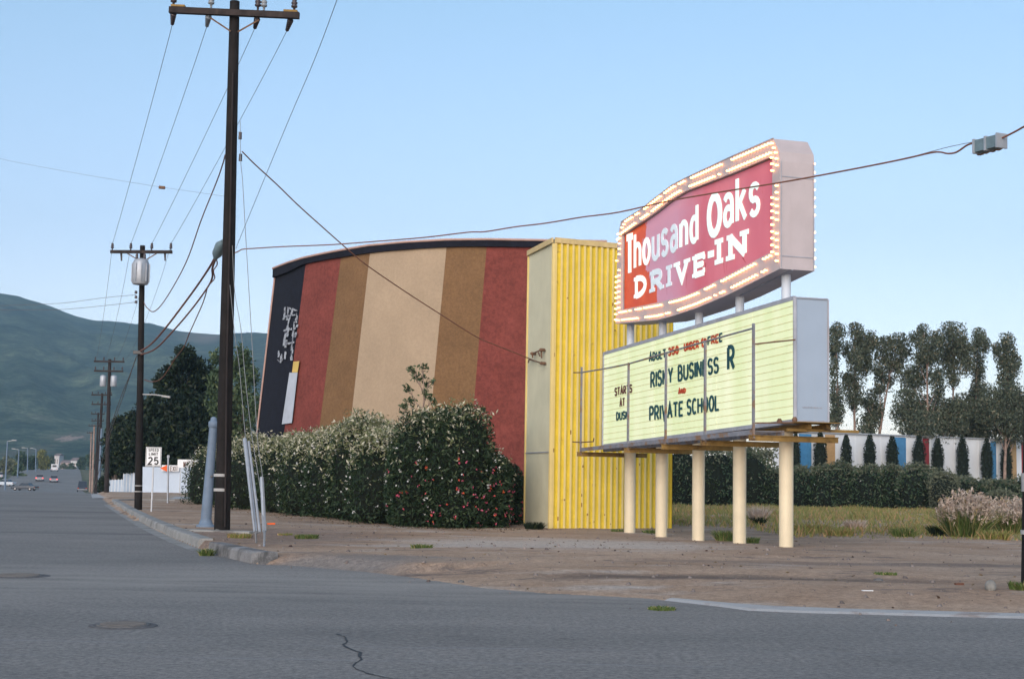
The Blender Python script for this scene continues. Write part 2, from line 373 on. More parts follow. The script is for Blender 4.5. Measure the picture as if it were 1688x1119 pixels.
for a, b in zip(cp[:-1], cp[1:]):
    for t in (0, .33, .66):
        q = (a[0] + (b[0] - a[0]) * t + rnd.uniform(-1.2, 1.2), a[1] + (b[1] - a[1]) * t + rnd.uniform(-.7, .7)); cpts.append(gnd(*q)[:2])
strip('crack', cpts, .022, M['black'], .004, road, .6)
for k, pts in enumerate([[(490, 1044.5), (560, 1045), (640, 1045.5), (740, 1046)], [(655, 977), (680, 977.6), (705, 978)], [(1270, 1058), (1330, 1063), (1400, 1072)]]):
    strip('crack', [gnd(*p)[:2] for p in pts], .012, M['iron'], .0045, road, .4)

# terrain: one sheet to the horizon, under the road and the lot
xs_ = np.concatenate([np.linspace(-3500, -400, 40), np.linspace(-380, 380, 96), np.linspace(400, 3500, 40)])
ys_ = np.concatenate([np.linspace(-200, 100, 20), np.linspace(106, 600, 90), np.linspace(620, 2600, 60)])
X, Yg = np.meshgrid(xs_, ys_)
Z = np.interp(Yg, PY, PZ) - .12
Z += np.where((X < -400) & (Yg > 600), (-X - 400) * .01, 0)
idx = np.arange(X.size).reshape(X.shape)
quads = np.stack([idx[:-1, :-1], idx[:-1, 1:], idx[1:, 1:], idx[1:, :-1]], -1).reshape(-1, 4)
M['field'] = pm('dry_field', (.16, .145, .085), .2, .03, .95, grain=.4, gscale=.6, patch=(.09, .11, .055), pthr=.5, pscale=.02)
tag(npmesh('ground', np.stack([X, Yg, Z], -1).reshape(-1, 3), quads, M['field'], smooth=True), kind='structure')

# dirt lot: fine grid, spills unevenly over the edge of the asphalt
def seg_dist(P, segs):
    best = np.full(len(P), 1e9); arg = np.zeros(len(P), int)
    for i, (a, b) in enumerate(segs):
        ab = b - a; t = np.clip(((P - a) @ ab) / (ab @ ab), 0, 1)
        d = np.linalg.norm(P - (a + t[:, None] * ab), axis=1)
        m = d < best; best[m] = d[m]; arg[m] = i
    return best, arg
def in_poly(P, pl):
    ins = np.zeros(len(P), bool); n = len(pl)
    for i in range(n):
        a, b = pl[i], pl[(i + 1) % n]
        c = ((a[1] > P[:, 1]) != (b[1] > P[:, 1])) & (P[:, 0] < (b[0] - a[0]) * (P[:, 1] - a[1]) / (b[1] - a[1] + 1e-12) + a[0])
        ins ^= c
    return ins
def vnoise(P, s, seed=0, oct_=4):
    out = np.zeros(len(P)); amp = 1; tot = 0
    for o in range(oct_):
        g = np.random.default_rng(seed + o * 17).random((256, 256)); q = P[:, :2] / s * (2 ** o); i = np.floor(q).astype(int); f = q - i; f = f * f * (3 - 2 * f)
        a = g[i[:, 0] % 256, i[:, 1] % 256]; b = g[(i[:, 0] + 1) % 256, i[:, 1] % 256]; c = g[i[:, 0] % 256, (i[:, 1] + 1) % 256]; d = g[(i[:, 0] + 1) % 256, (i[:, 1] + 1) % 256]
        out += amp * ((a * (1 - f[:, 0]) + b * f[:, 0]) * (1 - f[:, 1]) + (c * (1 - f[:, 0]) + d * f[:, 0]) * f[:, 1]); tot += amp; amp *= .5
    return out / tot
segs = list(zip(bound[:-1], bound[1:]))
NK = len(kerb)                          # segments up to this index run behind the kerb
def lot_z(P):
    P = np.atleast_2d(P)[:, :2]; d, arg = seg_dist(P, segs); ins = in_poly(P, poly) | ((P[:, 1] >= 105) & (P[:, 0] < kerb[0][0] - .305 * (P[:, 1] - kerb[0][1]) + .2))
    nz = vnoise(P, 2.0, 3) - .5; fine = vnoise(P, .45, 9) - .5
    berm = (arg >= NK) & (arg < NK + 3)
    wdt = np.where(arg < NK, .12, np.where(berm, .55, 2.6)); ht = np.where(arg < NK, .15, np.where(berm, .17, .15))
    t = np.clip(d / wdt, 0, 1); t = t * t * (3 - 2 * t)
    z = ht * t + .05 * nz * t + .018 * fine * t + .035 * np.where(arg >= NK, fine + .6 * nz, 0) * (1 - t) + .012 * (arg >= NK)
    ruts = .05 * np.exp(-((P[:, 1] - 21.8 - .5 * np.sin(P[:, 0] * .5)) / .7) ** 2) * (P[:, 0] > .5)
    z = z - ruts + .09 * (vnoise(P, 6, 5) - .5) * np.clip((d - 2) / 5, 0, 1)
    z = z + np.interp(P[:, 1], PY, PZ)
    z = np.where(ins, np.where(arg >= NK, -.10 * np.clip(d / .5, 0, 1) + .025 * (fine + nz) * (d < .6) - .02 * (arg > NK + 9), -.08 + np.interp(P[:, 1], PY, PZ)), z)
    return z
gx = np.concatenate([np.arange(-48, -12, .5), np.arange(-12, 16, .16), np.arange(16, 75, .6)])
gy = np.concatenate([np.arange(15.5, 30, .14), np.arange(30, 50, .25), np.arange(50, 112, .7)])
X, Yg = np.meshgrid(gx, gy); P = np.stack([X.ravel(), Yg.ravel()], 1)
Z = lot_z(P)
idx = np.arange(X.size).reshape(X.shape)
quads = np.stack([idx[:-1, :-1], idx[:-1, 1:], idx[1:, 1:], idx[1:, :-1]], -1).reshape(-1, 4)
deep = (Z[quads] < -.045).all(1)
tag(npmesh('dirt_lot', np.column_stack([P, Z]), quads[~deep], M['dirt'], smooth=True), kind='structure')
def lz(x, y):
    return float(lot_z(np.array([[x, y]]))[0])

# kerb stones
def kerb_run(pts, z0=-.06, h=.205, wd=.30):
    mb = MB(); pts = [np.array(p) for p in pts]
    fine = []
    for a, b in zip(pts[:-1], pts[1:]):
        n = max(2, int(np.linalg.norm(b - a) / .8))
        fine += [a + (b - a) * i / n for i in range(n)]
    fine.append(pts[-1]); rings = []
    for i, p in enumerate(fine):
        d = fine[min(i + 1, len(fine) - 1)] - fine[max(i - 1, 0)]; d /= np.linalg.norm(d); n = np.array([d[1], -d[0]]) * -1
        if n[0] < 0 and abs(n[0]) > .2 or (n[1] < 0 and abs(n[0]) <= .2): n = -n
        j = rnd.uniform(-.012, .012)
        prof = [(-.02 + j, z0), (.0 + j, h - .05), (.02, h - .012 + j), (.06, h + j * .5), (wd, h - .005), (wd, z0)]
        rings.append([(p[0] + n[0] * u, p[1] + n[1] * u, z) for u, z in prof])
    k = 6; vs = [q for r in rings for q in r]; fs = []
    for i in range(len(rings) - 1):
        for a in range(k - 1): fs.append((i * k + a, (i + 1) * k + a, (i + 1) * k + a + 1, i * k + a + 1))
    mb.add(vs, fs); mb.add(rings[0], [tuple(range(k))]); mb.add(rings[-1], [tuple(range(k - 1, -1, -1))])
    return mb
k1 = kerb_run([kerb[0] + np.array([2.6, 2.4]), kerb[0] + np.array([.6, 1.6])] + kerb[:5]).build('kerb', M['concrete'], base=(*kerb[2], 0)); tag(k1, kind='structure')
k2 = kerb_run([gnd(343, 911)[:2]] + kerb[6:], h=.215).build('kerb', M['oldconc'], base=(*kerb[6], 0)); tag(k2, kind='structure')
g_in = [gnd(x, y)[:2] for x, y in ((180, 832), (212, 851), (247, 871.5), (292, 893), (327, 907))]
o = strip('gutter', g_in, [.5, .5, .45, .4, .3], M['concrete'], .004); tag(o, kind='structure')
gp = [gnd(x, y)[:2] for x, y in ((1105, 988.5), (1150, 993), (1200, 998), (1250, 1003), (1320, 1006), (1400, 1008.5), (1550, 1012.5), (1700, 1016.5), (1900, 1021))]
gp.append(gp[-1] + (gp[-1] - gp[-2]) * 6)
mb = MB(); rings = []
for i, p in enumerate(gp):
    d = gp[min(i + 1, len(gp) - 1)] - gp[max(i - 1, 0)]; d /= np.linalg.norm(d); n = np.array([-d[1], d[0]]); ww = [.08, .14, .24, .42, .44, .36, .34, .32, .34, .34][i] / 2 * rnd.uniform(.9, 1.1)
    rings.append([(*(p - n * (ww + .12)), -.01), (*(p - n * ww), .022), (*(p + n * ww), .03), (*(p + n * (ww + .05)), -.02)])
mb.add([q for r in rings for q in r], [(i * 4 + a, (i + 1) * 4 + a, (i + 1) * 4 + a + 1, i * 4 + a + 1) for i in range(len(gp) - 1) for a in range(3)])
tag(mb.build('gutter', M['palec'], base=(*gp[5], 0)), kind='structure')
# driveway apron beyond the kerb end
mb = MB(); q = [gnd(152, 818.5, .1), gnd(330, 823, .17), gnd(330, 819.5, .17), gnd(150, 812, .1)]
mb.add([(p[0], p[1], .19 if i in (1, 2) else .02) for i, p in enumerate(q)], [(0, 1, 2, 3)])
tag(mb.build('driveway', M['palec']), kind='structure')
# concrete slab strip by the near pole
mb = MB(); a = gnd(300, 872, .19); b = gnd(420, 876, .19)
d = b - a; d /= np.linalg.norm(d); mb.box((a + b) / 2 + V(0, 0, -.03), np.linalg.norm(b - a), .5, .08, d)
tag(mb.build('slab_path', M['concrete']), kind='structure')

# manholes
M['patch'] = pm('asphalt_patch', (.125, .125, .13), .2, 3, .9, .4, 40, grain=.4, gscale=22)
for px, py, r, lab in ((203, 1031, .27, 'iron manhole cover in the road nearest the camera'), (30, 949, .36, 'iron manhole cover at the left edge of the road')):
    c = gnd(px, py)
    t = thing('manhole_cover', (c[0], c[1], 0), lab, 'manhole', 'manhole covers in the road')
    mb = MB(); mb.lathe((c[0], c[1], 0), [(r * 1.28, .002), (r * 1.25, .008), (r * 1.02, .010)], 40); mb.build('collar', M['patch'], t)
    mb = MB(); mb.lathe((c[0], c[1], 0), [(r, .008), (r, .018), (r * .93, .02)], 40)
    for k in range(-4, 5):
        L = math.sqrt(max(0, (r * .85) ** 2 - (k * r * .19) ** 2)); mb.box((c[0], c[1] + k * r * .19, .024), 2 * L, r * .07, .008)
    mb.build('lid', M['iron'], t)

# ------------------------------------------------------------------ foliage makers
def leafquads(C, size, aspect=.35, flat=0.0, sizes=None, droop=0.0):
    n = len(C); s = (sizes if sizes is not None else size * rng.uniform(.6, 1.3, n))[:, None]
    a = rng.normal(size=(n, 3)); a[:, 2] = a[:, 2] * (1 - flat) - droop; a /= np.linalg.norm(a, axis=1)[:, None]
    b = rng.normal(size=(n, 3)); b -= a * (a * b).sum(1)[:, None]; b /= np.linalg.norm(b, axis=1)[:, None]
    v = np.stack([C - a * s * .5, C + b * s * aspect * .5, C + a * s * .5, C - b * s * aspect * .5], 1).reshape(-1, 3)
    return v, np.arange(4 * n).reshape(-1, 4)
def leafmesh(name, C, size, mat, parent=None, base=None, aspect=.35, droop=0.0, extra=None):
    v, q = leafquads(C, size, aspect, droop=droop)
    return npmesh(name, v, q, mat, parent, base)
def clump_pts(c, r, n, sub=9, spread=.42):
    c = np.array(c); r = np.array(r)
    u = rng.normal(size=(sub, 3)); u /= np.linalg.norm(u, axis=1)[:, None]; u *= rng.uniform(.35, .95, (sub, 1))
    k = rng.integers(0, sub, n); p = u[k] + rng.normal(size=(n, 3)) * spread * rng.uniform(.5, 1, (sub, 1))[k]
    L = np.linalg.norm(p, axis=1); p[L > 1.25] *= (1.25 / L[L > 1.25])[:, None]
    return c + p * r
def tree(name, label, cat, group, Y, base_px, clumps, mat, leaf=.3, dens=1.0, bark='bark', trunk_r=.18, depth=1.0, scale=1.0, off=(0, 0), aspect=.45, base_z=None, droop=.3, spread=.42, wisp=0.0):
    """clumps: (px, py, rx, ry) outlines seen in the photo, given their own depth scatter round the trunk"""
    K = FPX / Y; b = at(base_px, 800, Y); gzv = gz(Y) if base_z is None else base_z; b = V(b[0], Y, gzv)
    t = thing(name, b, label, cat, group); pts = []; mb = MB(); tops = sorted(clumps, key=lambda c: c[1])
    hi = at(tops[0][0], tops[0][1], Y); H = hi[2] - b[2]
    mid = b + (hi - b) * .5 + V(rnd.uniform(-.3, .3), 0, 0)
    tr = [b, b + (mid - b) * .5 + V(rnd.uniform(-.2, .2), 0, 0), mid, mid + (hi - mid) * .6 + V(rnd.uniform(-.2, .2), 0, 0), hi]
    mb.tube(tr, [trunk_r * 1.25, trunk_r, trunk_r * .7, trunk_r * .4, trunk_r * .12], 8)
    for cx, cy, rx, ry in clumps:
        Yc = Y + rnd.uniform(-1, 1) * depth * max(rx, ry) / K * 1.5
        c = at(cx, cy, Yc); r = (rx / K, max(rx, ry) / K * .9, ry / K)
        vol = r[0] * r[2]; n = int(dens * 210 * vol / (leaf * leaf * 4)) + 12
        pts.append(clump_pts(c, r, n, spread=spread))
        if wisp: pts.append(c + np.array([0, 0, -.25 * r[2]]) + np.clip(rng.normal(size=(int(n * wisp), 3)), -1.5, 1.5) * np.array(r) * np.array([.7, .7, .85]))
        # limb from the trunk
        f = np.clip((c[2] - b[2]) / H - .18, .12, .9); i = min(int(f * 4), 3); s0 = tr[i] + (tr[i + 1] - tr[i]) * (f * 4 - i)
        m_ = (s0 + c) / 2 + V(0, 0, -.08 * np.linalg.norm(c - s0)); rr = trunk_r * (1 - f) * .42 + .015
        mb.tube([s0, m_, c], [rr, rr * .7, rr * .25], 5)
        for q in range(3):
            e = c + (rng.random(3) - .5) * 1.3 * np.array(r); mb.tube([m_ + (c - m_) * .5, e], [rr * .45, rr * .12], 4, caps=False)
    mb.build('trunk', M[bark], t)
    leafmesh('crown', np.concatenate(pts), leaf, M[mat], t, aspect=aspect, droop=droop)
    return t
def shrub(name, label, cat, group, c, rx, ry, H, mat='f_oleander', n=3500, leaf=.16, tip='f_oleander_tip', tipn=700, white=60, pink=0, aspect=.3, z0=0.0, core=True, coref=.84, p=2.6, lowpink=True):
    c = np.array(c, float); b = V(c[0], c[1], z0); t = thing(name, b, label, cat, group)
    lump = [rng.normal(size=3) for _ in range(14)]; lump = [l / np.linalg.norm(l) for l in lump]; la = rng.uniform(-.20, .22, 14)
    cen = b + V(0, 0, H * .42); R = np.array([rx, ry, H * .58])
    def surf(d):
        s = 1 / (np.abs(d) ** p).sum(1) ** (1 / p)
        g = 1 + sum(a * np.exp(-((d - l) ** 2).sum(1) / .18) for a, l in zip(la, lump))
        return cen + d * (s * g)[:, None] * R
    def dirs(n, up=0):
        d = rng.normal(size=(n, 3)); d[:, 2] += up; d /= np.linalg.norm(d, axis=1)[:, None]; return d
    d = dirs(n); P_ = cen + (surf(d) - cen) * (rng.uniform(.74, 1.09, n) ** .8)[:, None]; P_ = P_[P_[:, 2] > b[2] + .03]
    leafmesh('foliage', P_, leaf, M[mat], t, aspect=aspect)
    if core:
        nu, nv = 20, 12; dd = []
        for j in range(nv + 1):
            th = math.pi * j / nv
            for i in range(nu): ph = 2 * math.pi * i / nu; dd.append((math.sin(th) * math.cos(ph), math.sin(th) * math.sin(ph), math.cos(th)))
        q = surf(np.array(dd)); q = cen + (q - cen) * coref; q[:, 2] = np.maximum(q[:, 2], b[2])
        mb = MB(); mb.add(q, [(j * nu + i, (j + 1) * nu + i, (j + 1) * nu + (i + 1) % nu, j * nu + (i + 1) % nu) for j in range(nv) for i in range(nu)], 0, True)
        mb.build('shade_core', M['core_dark'], t)  # closed inner core, the bush's inner shade put into its colour
    if tipn > 99:
        d = dirs(tipn, 1.5); P_ = cen + (surf(d) - cen) * (.95 + .06 * rng.exponential(1, tipn).clip(0, 4))[:, None]; P_ = P_[(P_[:, 2] - b[2]) / H > .95 - .55 * rng.random(len(P_)) ** 1.6]
        # tips stand in small sprays
        P_ = np.repeat(P_, 3, 0) + rng.normal(size=(3 * len(P_), 3)) * .05
        leafmesh('shoot_tips', P_, leaf * .85, M[tip], t, aspect=.35)
    def blossoms(nm, k, mt, lo, hi):
        d = dirs(k * 3); P_ = surf(d); P_ = cen + (P_ - cen) * 1.04; fr = (P_[:, 2] - b[2]) / H; P_ = P_[(fr > lo) & (fr < hi)][:k]
        P_ = np.repeat(P_, 4, 0) + rng.normal(size=(4 * len(P_), 3)) * .02
        o = leafmesh(nm, P_, .055, M[mt], t, aspect=.9); o['kind'] = 'stuff'
    if white: blossoms('blossom', white, 'f_fl_white', .12, .95)
    if pink: blossoms('blossom', pink, 'f_fl_pink', .04, .62 if lowpink else .8)
    return t
def tuft(name, label, cat, group, c, r, h, mat, n=250, wd=.012, parent=None, lean=.6):
    c = np.array(c, float); t0 = rng.uniform(0, 2 * math.pi, n); rr = r * np.sqrt(rng.random(n)) * .6
    b = np.stack([c[0] + rr * np.cos(t0), c[1] + rr * np.sin(t0), np.full(n, c[2] - .01)], 1)
    hh = h * rng.uniform(.45, 1.1, n); out = (rng.normal(size=(n, 2)) * .35 + np.stack([np.cos(t0), np.sin(t0)], 1) * rng.random((n, 1)) * lean) * hh[:, None]
    s = rng.normal(size=(n, 3)); s[:, 2] = 0; s /= np.linalg.norm(s, axis=1)[:, None]; s *= wd
    m = b + np.stack([out[:, 0] * .4, out[:, 1] * .4, hh * .6], 1); e = b + np.stack([out[:, 0], out[:, 1], hh], 1)
    v = np.stack([b - s, b + s, m + s * .9, m - s * .9, e + s * .15, e - s * .15], 1).reshape(-1, 3)
    k = np.arange(n)[:, None] * 6
    q = np.concatenate([k + np.array([[0, 1, 2, 3]]), k + np.array([[3, 2, 4, 5]])], 0)
    o = npmesh(name, v, q, M[mat], parent, None if parent is not None else c)
    if label: tag(o, label, cat, group)
    return o

# ------------------------------------------------------------------ the drive-in screen (its painted back)
HOR = lambda x: 778 + (x - 100) * math.tan(ROLL) * 1.0
tops_px = [(455, 446.6, 71.8), (480, 437, 69.7), (505, 429, 68.1), (534, 422.5, 66.8), (563, 417, 65.7), (611, 409, 64.1), (670, 403, 63.0), (737, 399.5, 62.2), (803, 398.7, 61.9), (886, 400, 61.9), (1000, 402, 61.9)]
bots_px = [(410, 845), (431, 845), (452, 845), (480, 845), (509, 845), (561, 845), (625, 845), (694.5, 845), (766, 845), (868, 845), (990, 845)]
ZT = 11.95; ZB = -.1
T_ = [np.append(at(x, y, Y)[:2], ZT) for x, y, Y in tops_px]
B_ = [np.append(at(x, y, Y)[:2], ZB) for (x, y), (_, _, Y) in zip(bots_px, tops_px)]
scr = thing('drive_in_screen', (B_[5][0], B_[5][1], 0), 'tall curved drive-in screen back painted in dark, red, brown and tan stripes', 'drive-in screen')
def scr_pt(i, f, t, out=0.0):     # i + f along, t up; out: towards the viewer
    def cr(A):
        if not f: return A[i]
        p0, p1, p2, p3 = A[max(i - 1, 0)], A[i], A[i + 1], A[min(i + 2, len(A) - 1)]
        return .5 * (2 * p1 + (p2 - p0) * f + (2 * p0 - 5 * p1 + 4 * p2 - p3) * f * f + (3 * p1 - p0 - 3 * p2 + p3) * f ** 3)
    a = cr(B_); b = cr(T_)
    p = a * (1 - t) + b * t; j = min(i, len(T_) - 2); d = T_[j + 1] - T_[j]; n = np.array([d[1], -d[0], 0]); n /= np.linalg.norm(n)
    if n[1] > 0: n = -n
    return p + n * out
def stripe(name, i0, i1, mat, t0=0.0, t1=1.0, out=0.0, label=None):
    mb = MB(); cols = []
    for i in range(i0, i1):
        for k in range(3): cols.append((i, k / 3))
    cols.append((i1, 0) if i1 < len(T_) - 1 else (i1 - 1, 1.0))
    NT = 6; fr = [[scr_pt(i, f, t0 + (t1 - t0) * j / NT, out) for j in range(NT + 1)] for i, f in cols]
    bk = [[scr_pt(i, f, t0 + (t1 - t0) * j / NT, out - .5) for j in range(NT + 1)] for i, f in cols]
    FS = []; nC = len(cols); vs = [p for c in fr for p in c] + [p for c in bk for p in c]; K = NT + 1; o_ = nC * K; fs = []
    for i in range(nC - 1):
        for j in range(NT):
            FS.append((i * K + j, (i + 1) * K + j, (i + 1) * K + j + 1, i * K + j + 1))
            fs.append((o_ + (i + 1) * K + j, o_ + i * K + j, o_ + i * K + j + 1, o_ + (i + 1) * K + j + 1))
        fs.append((i * K + NT, (i + 1) * K + NT, o_ + (i + 1) * K + NT, o_ + i * K + NT))
        fs.append((i * K, o_ + i * K, o_ + (i + 1) * K, (i + 1) * K))
    for i in (0, nC - 1):
        for j in range(NT): fs.append((i * K + j, i * K + j + 1, o_ + i * K + j + 1, o_ + i * K + j))
    mb.add(vs, fs); mb.add(vs[:nC * K], FS, 0, True); o = mb.build(name, mat, scr)
    if label: o['label'] = label
    return o
stripe('stripe', 0, 2, M['navy'], label='near-black stripe with peeling white lettering')
stripe('stripe', 2, 4, M['sred'], out=.006, label='left red-brown stripe')
stripe('stripe', 4, 5, M['sbrown'], out=.0, label='left brown stripe')
stripe('stripe', 5, 7, M['stan'], out=.006, label='wide tan centre stripe')
stripe('stripe', 7, 8, M['sbrown'], out=.0, label='right brown stripe')
stripe('stripe', 8, 10, M['sred'], out=.006, label='right red-brown stripe')
stripe('base_band', 2, 5, M['sdeep'], 0.0, .17, out=.012)
# dark overhanging fascia along the top: deeper towards the right
mb = MB(); fr = []
dep = [.9, .5, .30, .30, .32, .34, .33, .31, .31, .30, .30]
for i in range(11):
    j = min(i, 9); d = T_[j + 1] - T_[j]; n = np.array([d[1], -d[0], 0]); n /= np.linalg.norm(n); n = -n if n[1] > 0 else n
    p = T_[i]; h = dep[i] if i > 1 else .5
    fr += [p + n * .18 + V(0, 0, .02), p + n * .18 + V(0, 0, -h * .8), p + n * .02 + V(0, 0, -h * .8), p - n * .7 + V(0, 0, -.1), p - n * .7 + V(0, 0, .02)]
mb.add(fr, [(i * 5 + a, (i + 1) * 5 + a, (i + 1) * 5 + (a + 1) % 5, i * 5 + (a + 1) % 5) for i in range(10) for a in range(5)])
mb.add(fr[:5], [(0, 1, 2, 3, 4)]); mb.add(fr[-5:], [(4, 3, 2, 1, 0)])
fas = mb.build('fascia', M['navy'], scr)
mb = MB(); P_ = [fr[i * 5] + V(0, 0, .05) for i in range(11)]; mb.tube(P_, .055, 6); mb.build('coping', M['edge'], scr)
mb = MB(); mb.tube([scr_pt(0, 0, 0, .03), scr_pt(0, 0, .5, .03), scr_pt(0, 0, .985, .03)], .05, 6); mb.build('corner_trim', M['edge'], scr)
mb = MB(); q = [onplane(x, y, T_[3], (T_[4] - T_[2])[:2] / np.linalg.norm((T_[4] - T_[2])[:2])) for x, y in ((1, 1),)]
mb = MB()
for i in range(0, 10, 1):   # timber bracing at the back
    a = scr_pt(i, 0, .98, -.55); b = scr_pt(i, 0, 0, -5.5); b[2] = -.1; mb.bar(a, b, .25, .3)
mb.build('brace', M['farwood'], scr)
# white and yellow boards fixed over the seam, and what is left of the old white lettering
def spot(px, py, out):        # point on the leaning stripe surface that a pixel of the photo looks at
    best = None; u, t, hu, ht = 1.0, .5, 1.5, .5
    for it in range(9):
        cand_ = []
        for du_ in np.linspace(-hu, hu, 7):
            for dt_ in np.linspace(-ht, ht, 7):
                uu = min(max(u + du_, 0), 3.99); tt = min(max(t + dt_, 0), 1); p = scr_pt(int(uu), uu - int(uu), tt, out) - C0
                e = (PW / 2 + FPX * (p @ CR) / (p @ fw) - px) ** 2 + (PH / 2 - FPX * (p @ CU) / (p @ fw) - py) ** 2; cand_.append((e, uu, tt))
        e, u, t = min(cand_); hu *= .4; ht *= .4
    return scr_pt(int(u), u - int(u), t, out)
def pxquad(pts, name, mat, parent, th=.06, out=.2):
    mb = MB(); a = [spot(x, y, out) for x, y in pts]; b = [spot(x, y, out - th) for x, y in pts]; k = len(pts)
    mb.add(a + b, [tuple(range(k))] + [tuple(range(2 * k - 1, k - 1, -1))] + [(i, (i + 1) % k, k + (i + 1) % k, k + i) for i in range(k)]); return mb.build(name, mat, parent)
pxquad([(477, 614), (490.5, 614), (481, 697), (464.5, 699)], 'board', pm('grey_white_board', (.40, .44, .50), .08, 2), scr, out=.12)['label'] = 'long white board'
pxquad([(483.5, 596), (493.5, 595), (490.5, 613.5), (481.5, 613.5)], 'board', pm('yellow_board', (.55, .40, .12), .1, 3), scr, out=.12)['label'] = 'small yellow board'
mw = pm('flaking_white_paint', (.34, .37, .41), .2, 3, .9, patch=(.02, .02, .04), pthr=.54, pscale=5)
mb = MB(); old = [((470, 506), (468, 527)), ((475, 506), (473, 528)), ((482, 508), (480, 524)), ((490, 512), (488, 532)), ((479, 515), (467, 570)), ((486, 530), (478, 590)), ((472, 560), (470, 592)),
       ((460, 578), (459, 596)), ((464, 583), (463, 598)), ((483, 565), (480, 594)), ((468, 522), (492, 518)), ((468, 545), (487, 541)), ((466, 568), (485, 564)), ((476, 508), (493, 513)), ((476, 540), (471, 565)), ((490, 535), (486, 556))]
for k, (a, b) in enumerate(old):
    L = 5
    for j in range(L):
        if rnd.random() < .15: continue
        f0, f1 = j / L, (j + 1) / L; x0 = a[0] + (b[0] - a[0]) * f0 + rnd.uniform(-.8, .8); y0 = a[1] + (b[1] - a[1]) * f0; x1 = a[0] + (b[0] - a[0]) * f1 + rnd.uniform(-.8, .8); y1 = a[1] + (b[1] - a[1]) * f1
        w_ = rnd.uniform(1.0, 2.1); vert = abs(b[1] - a[1]) > abs(b[0] - a[0])
        qd = [(x0 - w_, y0), (x0 + w_, y0), (x1 + w_, y1), (x1 - w_, y1)] if vert else [(x0, y0 - w_), (x1, y1 - w_), (x1, y1 + w_), (x0, y0 + w_)]
        mb.add([spot(x, y, .02 + .0015 * (k * L + j)) for x, y in qd], [(0, 1, 2, 3)])
mb.build('peeling_lettering', mw, scr)['kind'] = 'stuff'

# ------------------------------------------------------------------ corrugated tower
t0 = gnd(905, 872, .08); Yt = t0[1]; ZTW = 9.15
c00 = V(*at(908, 800, 42.6)[:2], 0); c01 = V(*at(1106, 800, 44.3)[:2], 0); cL = V(*at(866, 800, 45.2)[:2], 0)
du = (c01 - c00); LU = np.linalg.norm(du); du /= LU; dl = cL - c00; LL = np.linalg.norm(dl); dl /= LL
c11 = c01 + dl * LL
ztw = at(912, 394, 42.6)[2]
tower = thing('corrugated_tower', (*((c00 + c11) / 2)[:2], 0), 'tall box tower clad in yellow corrugated metal beside the striped screen', 'tower')
def corrug(mbx, a, b, z0, z1, nout, pitch, depth, mi=(0, 0)):
    L = np.linalg.norm(b - a); n = int(round(L / pitch)); d = (b - a) / L; p = L / n; prof = []
    for i in range(n):
        x = i * p; prof += [(x, depth), (x + p * .36, depth), (x + p * .50, 0), (x + p * .86, 0)]
    prof.append((L, depth)); zs = [z0, z1]
    vs = [a + d * x + nout * o + V(0, 0, z) for z in zs for x, o in prof]; K = len(prof)
    for i in range(K - 1): mbx.add([vs[i], vs[i + 1], vs[K + i + 1], vs[K + i]], [(0, 1, 2, 3)], mi[0] if i % 4 in (0,) else mi[1])
nf = np.array([du[1], -du[0], 0.0]); nf = -nf if nf[1] > 0 else nf
mb = MB(); corrug(mb, c00, c01, -.05, ztw, nf, .20, .055, (1, 0)); o = mb.build('corrugated_front', [M['yellow'], M['ycream']], tower)
nl = np.array([dl[1], -dl[0], 0.0]); nl = -nl if nl[0] > 0 else nl
mb = MB(); corrug(mb, c00 + du * .02, cL, -.05, ztw, nl, .10, .008); o = mb.build('side_wall', M['skylit_side'], tower); o['label'] = 'plain grey-cream side'
mb = MB()
corrug(mb, c01, c11, -.05, ztw, du, .20, .05); corrug(mb, c11, cL, -.05, ztw, -nf, .20, .05); mb.build('back_wall', M['yellow'], tower)
mb = MB()
zc = ztw - .04
def trim(a, b, n, hgt=.16, th=.05):
    d = (b - a); mb.bar(a + n * .055 + V(0, 0, zc), b + n * .055 + V(0, 0, zc), th, hgt)
trim(c00, c01 , nf); trim(c00, cL, nl); trim(c01, c11, du); trim(c11, cL, -nf)
mb.add([c00 + V(0, 0, ztw), c01 + V(0, 0, ztw), c11 + V(0, 0, ztw), cL + V(0, 0, ztw)], [(0, 1, 2, 3)])
mb.build('roof_trim', M['trimy'], tower)
mb = MB(); cc = c00 + nf * .03 + nl * .03; mb.box(cc + V(0, 0, ztw / 2 - .1), .09, .09, ztw - .1, du); cc = cL + nl * .02; mb.box(cc + V(0, 0, ztw / 2 - .1), .05, .05, ztw - .1, du); mb.build('corner_flashing', M['ycream'], tower)
M['grime'] = pm('dark_rust_spot', (.30, .17, .05), .3, 6, .8)
mb = MB()
for k in range(26):      # rust spots and scrapes, most of them low down
    u = rnd.random() * .97 + .015; n_r = round(LU / .20); u = (int(u * n_r) + .18) / n_r; z = .25 + (ztw - .6) * rnd.random() ** 1.7; hh = rnd.uniform(.03, .13)
    mb.box(c00 + du * (u * LU + rnd.uniform(-.02, .02)) + nf * .0555 + V(0, 0, z), rnd.uniform(.02, .05), .003, hh, du)
o = mb.build('rust_spots', M['grime'], tower); o['kind'] = 'stuff'
mb = MB(); zs_ = at(880, 746, 44.5)[2]; mb.bar(c00 + nl * .016 + V(0, 0, zs_), cL + nl * .016 + V(0, 0, zs_), .012, .03); mb.build('sheet_joint', M['cabtrim'], tower)
